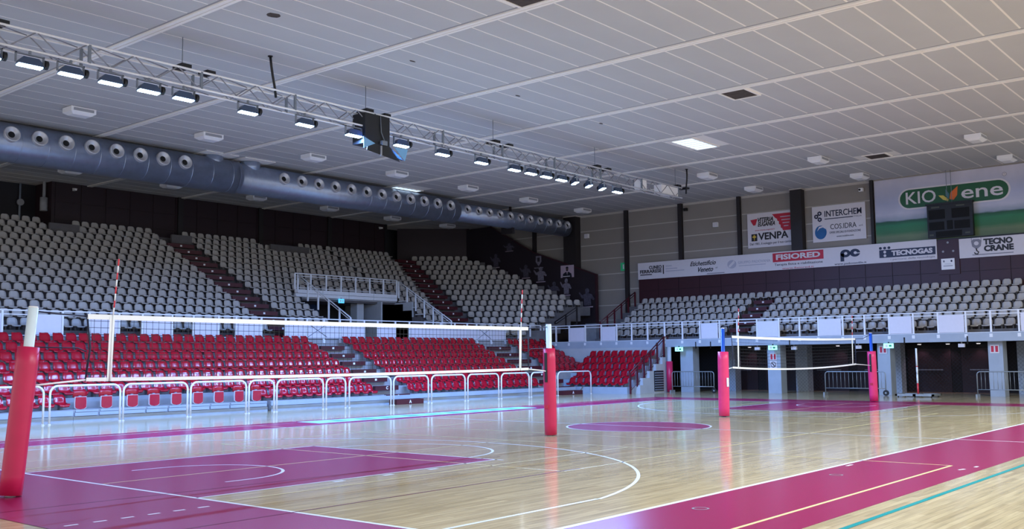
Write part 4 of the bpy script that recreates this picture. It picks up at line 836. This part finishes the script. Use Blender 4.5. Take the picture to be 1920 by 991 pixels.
for x in (15.0, 34.2):
    o = thing('security_camera', 'tiny white camera on top of the maroon back wall', 'camera', (x, YB-.03, CZ-.35), 0, 'cameras on the back wall'); box('bracket', 'fixture_white', o, -.1, .1, -.08, 0, .1, .14); box('housing', 'fixture_white', o, -.12, -.02, -.3, -.06, 0, .1)

# ================================================================== VOLLEYBALL NETS
def make_net(label, plabels, P1, P2, x0, x1, zt, zb, polemat, padmat, padr, lean, sag, ph, group, cordmat, padh):
    P1, P2 = Vector(P1), Vector(P2); D = P2-P1; Ln = D.length; rz = math.atan2(D.y, D.x)
    for k, (P, lb) in enumerate(((P1, plabels[0]), (P2, plabels[1]))):
        t = thing('net_post', lb, 'net post', P, rz); lx = lean[k]
        a, b = padh
        f = lambda z: Vector((lx*z/ph, 0, z))
        MB().tube([f(0), f(ph-.02)], .065 if polemat == 'post_white' else .055, 16).build('pole', polemat, t)
        MB().tube([f(ph-.02), f(ph)], .06 if polemat == 'post_white' else .05, 16).build('pole_cap', 'fixture_white', t)
        zs = [a+(b-a)*i/8 for i in range(9)]
        MB().tube([f(z) for z in zs], [padr*(1 if i % 8 else .97) for i in range(9)], 24).build('padding', padmat, t)
        if k == 1:
            box('winch_slot', 'black', t, -padr-.012+lx*.5, -padr+.02+lx*.5, -.04, .03, b-.75, b-.1); box('strap', 'ink_red', t, -padr-.02, -padr+.02, -.05, .05, .6, .68)
        elif polemat == 'post_blue': box('label_tag', 'fixture_white', t, -.06, .03, -padr-.01, -padr+.01, .85, 1.1)
    t = thing('volleyball_net', label, 'volleyball net', P1, rz)
    n = 24
    xs = [x0+(x1-x0)*i/n for i in range(n+1)]
    sg = lambda x: sag*(1-((x-(x0+x1)/2)/((x1-x0)/2))**2)
    for nm, z0, z1, s_ in (('top_tape', zt-.07, zt, .4), ('bottom_tape', zb, zb+.05, 1.)):
        b = MB()
        for i in range(n):
            a, c_ = xs[i], xs[i+1]; sa, sc_ = sg(a)*s_, sg(c_)*s_
            b.add([(a, -.012, z0-sa), (c_, -.012, z0-sc_), (c_, -.012, z1-sa if False else z1-sc_), (a, -.012, z1-sa), (a, .012, z0-sa), (c_, .012, z0-sc_), (c_, .012, z1-sc_), (a, .012, z1-sa)], [(0, 1, 2, 3), (5, 4, 7, 6), (3, 2, 6, 7), (1, 0, 4, 5)])
        b.build(nm, 'tape_white', t)
    b = MB(); m = int((x1-x0)/.1); cw = .0035
    for i in range(m+1):
        x = x0+.01+(x1-x0-.02)*i/m; zl, zh = zb-sg(x)+.02, zt-.05-sg(x)*.4
        b.add([(x-cw, 0, zl), (x+cw, 0, zl), (x+cw, 0, zh), (x-cw, 0, zh)], [(0, 1, 2, 3)])
    for j in range(1, 10):
        for i in range(n):
            a, c_ = xs[i], xs[i+1]; q = j/10
            za = (zb-sg(a))*(1-q)+(zt-sg(a)*.4)*q; zc = (zb-sg(c_))*(1-q)+(zt-sg(c_)*.4)*q
            b.add([(a, 0, za-cw), (c_, 0, zc-cw), (c_, 0, zc+cw), (a, 0, za+cw)], [(0, 1, 2, 3)])
    tag(b.build('net_mesh', cordmat, t), kind='stuff')
    for k, (xe, xi) in enumerate(((x0, x0+.35), (x1, x1-.3))):
        MB().tube([(xe, 0, zb), (xe+(.02 if k else .06), 0, (zt+zb)/2), (xe, 0, zt)], .014, 6).build('side_rope', 'cord_navy', t)
        MB().add([(xi-.04, -.016, zb+.02), (xi+.03, -.016, zb+.02), (xi+.045, -.016, (zb+zt)/2), (xi+.06, -.016, zt-.02), (xi-.02, -.016, zt-.02), (xi-.03, -.016, (zb+zt)/2)], [(0, 1, 2, 5), (5, 2, 3, 4)]).build('side_band', 'tape_white', t)
        an = MB(); ar = MB()
        for j in range(8):
            z0 = zt+j*.1+.0; g = ar if j % 2 else an
            g.tube([(xi+.03+.008*j, -.02, z0), (xi+.03+.008*(j+1), -.02, z0+.1)], .011, 7)
        an.tube([(xi+.0, -.02, zb), (xi+.03, -.02, zt)], .011, 7)
        an.build('antenna', 'tape_white', t); ar.build('antenna_band', 'antenna_red', t)
    ends = ((lean[0]*.97, x0), (Ln+lean[1]*.97, x1))
    for k, (px, nx) in enumerate(ends):
        MB().tube([(px, 0, ph-.06), ((px+nx)/2, 0, zt-.01), (nx, 0, zt-.03)], .011, 6).build('top_rope', 'cord_navy', t)
        MB().tube([(px*.6+(nx*.0 if k == 0 else Ln*.4), 0, zb-.05), ((px+nx)/2, 0, zb-.01), (nx, 0, zb+.02)], .014, 6).build('bottom_rope', 'tape_white', t)
        MB().tube([(px, 0, padh[1]), (nx-.12*(1 if k == 0 else -1), 0, padh[1]-.01), (nx, 0, padh[1]-.06)], .009, 5).build('strap', 'cord_navy', t)
make_net('white-taped volleyball net strung across the near court', ('tall post with white top in red padding, leaning towards the near net', 'post with white top in pink padding holding the near net'), (-1.37, 7.2, 0), (10.47, 7.52, 0), .97, 11.05, 2.39, 1.46, 'post_white', 'pad_red', .14, (.22, -.03), .03, 2.47, 'near', 'net_cord', (.02, 1.93))
make_net('white-taped volleyball net sagging across the far court', ('blue-topped post in pink padding holding the far net near the circle', 'blue-topped post in pink padding standing before the dark openings'), (18.65, 7.6, 0), (29.6, 7.32, 0), .55, 9.45, 2.31, 1.36, 'post_blue', 'pad_pink', .155, (.06, -.06), .1, 2.52, 'far', 'net_cord', (.02, 1.84))

# ================================================================== FLOOR BARRIERS
hx = [(3.75, 5.85), (6.03, 8.12), (8.22, 10.36), (10.47, 12.53), (12.64, 13.65), (13.76, 15.76), (15.9, 16.79), (16.97, 19.03), (19.17, 21.04), (21.22, 23.18), (23.35, 25.3), (25.48, 27.37), (27.52, 29.31), (29.47, 32.08)]
for a, b in hx:
    nar = b-a < 1.3
    o = thing('barrier_hoop', 'narrow white inverted-U barrier rail before the red seats' if nar else 'wide white inverted-U barrier rail before the red seats', 'barrier', ((a+b)/2, 21.8, 0), 0, 'white barrier hoops before the red seats')
    w2 = (b-a)/2; r = .22; pts = [(-w2, 0, 0), (-w2, 0, 1.08-r)]
    for k in range(1, 7): q = PI-PI/2*k/6; pts.append((-w2+r+r*math.cos(q), 0, 1.08-r+r*math.sin(q)))
    pts += [(-x, y, z) for x, y, z in reversed(pts)]
    MB().tube(pts, .032, 8).build('hoop', 'hoop_white', o)
    for s in (-1, 1): MB().tube([(s*w2, 0, 0), (s*w2, 0, .02)], .045, 10).build('foot_plate', 'hoop_white', o)
def crowd(label, y0, y1, x, wheel):
    o = thing('crowd_barrier', label, 'barrier', (x, y0, 0), RX, 'steel crowd barriers at the openings'); wd = y0-y1; r = .12
    pts = [(0, 0, .12), (0, 0, 1.0-r)]+[(r-r*math.cos(PI/2*k/4), 0, 1.0-r+r*math.sin(PI/2*k/4)) for k in range(1, 5)]
    pts += [(wd-x_, y_, z_) for x_, y_, z_ in reversed(pts)]
    MB().tube(pts, .022, 7).build('frame', 'galvanised', o); MB().tube([(0, 0, .3), (wd, 0, .3)], .018, 6).build('lower_bar', 'galvanised', o)
    n = 15
    for k in range(1, n): MB().tube([(wd*k/n, 0, .3), (wd*k/n, 0, 1.0)], .009, 5).build('bar', 'galvanised', o)
    for x_ in (.0, wd):
        if x_ and wheel:
            MB().tube([(x_, -.03, .12), (x_, .03, .12)], .12, 16).build('wheel', 'black', o); MB().tube([(x_, -.035, .12), (x_, .035, .12)], .04, 10).build('hub', 'galvanised', o)
        else: box('foot', 'galvanised', o, x_-.03, x_+.03, -.2, .2, 0, .12)
crowd('steel crowd barrier with a castor beside the red padded pillar', 19.0, 16.75, 34.9, True)
crowd('steel crowd barrier behind the blue volleyball post', 11.35, 8.75, 34.9, True)
crowd('steel crowd barrier crossing the far pale pillar', 5.15, 2.9, 34.9, False)
o = thing('antenna_stand', 'red and white striped pole on a low wheeled base', 'pole', (34.3, 7.25, 0), RX); b = MB().box(-.75, .75, -.5, -.42, .05, .13).box(-.75, .75, .42, .5, .05, .13).box(-.75, -.67, -.5, .5, .05, .13).box(.67, .75, -.5, .5, .05, .13).box(-.06, .06, -.5, .5, .05, .13); b.build('base_frame', 'galvanised', o)
for sx in (-.65, 0, .65):
    for sy in (-.42, .42): MB().tube([(sx-.02, sy, .04), (sx+.02, sy, .04)], .04, 10).build('castor', 'black', o)
for k, (z0, z1, m_) in enumerate(((.1, .55, 'antenna_red'), (.55, .9, 'tape_white'), (.9, 1.2, 'tape_white'), (1.2, 1.24, 'antenna_red'), (1.24, 1.95, 'tape_white'))): MB().tube([(0, 0, z0), (0, 0, z1)], .035, 10).build('pole_band', m_, o)
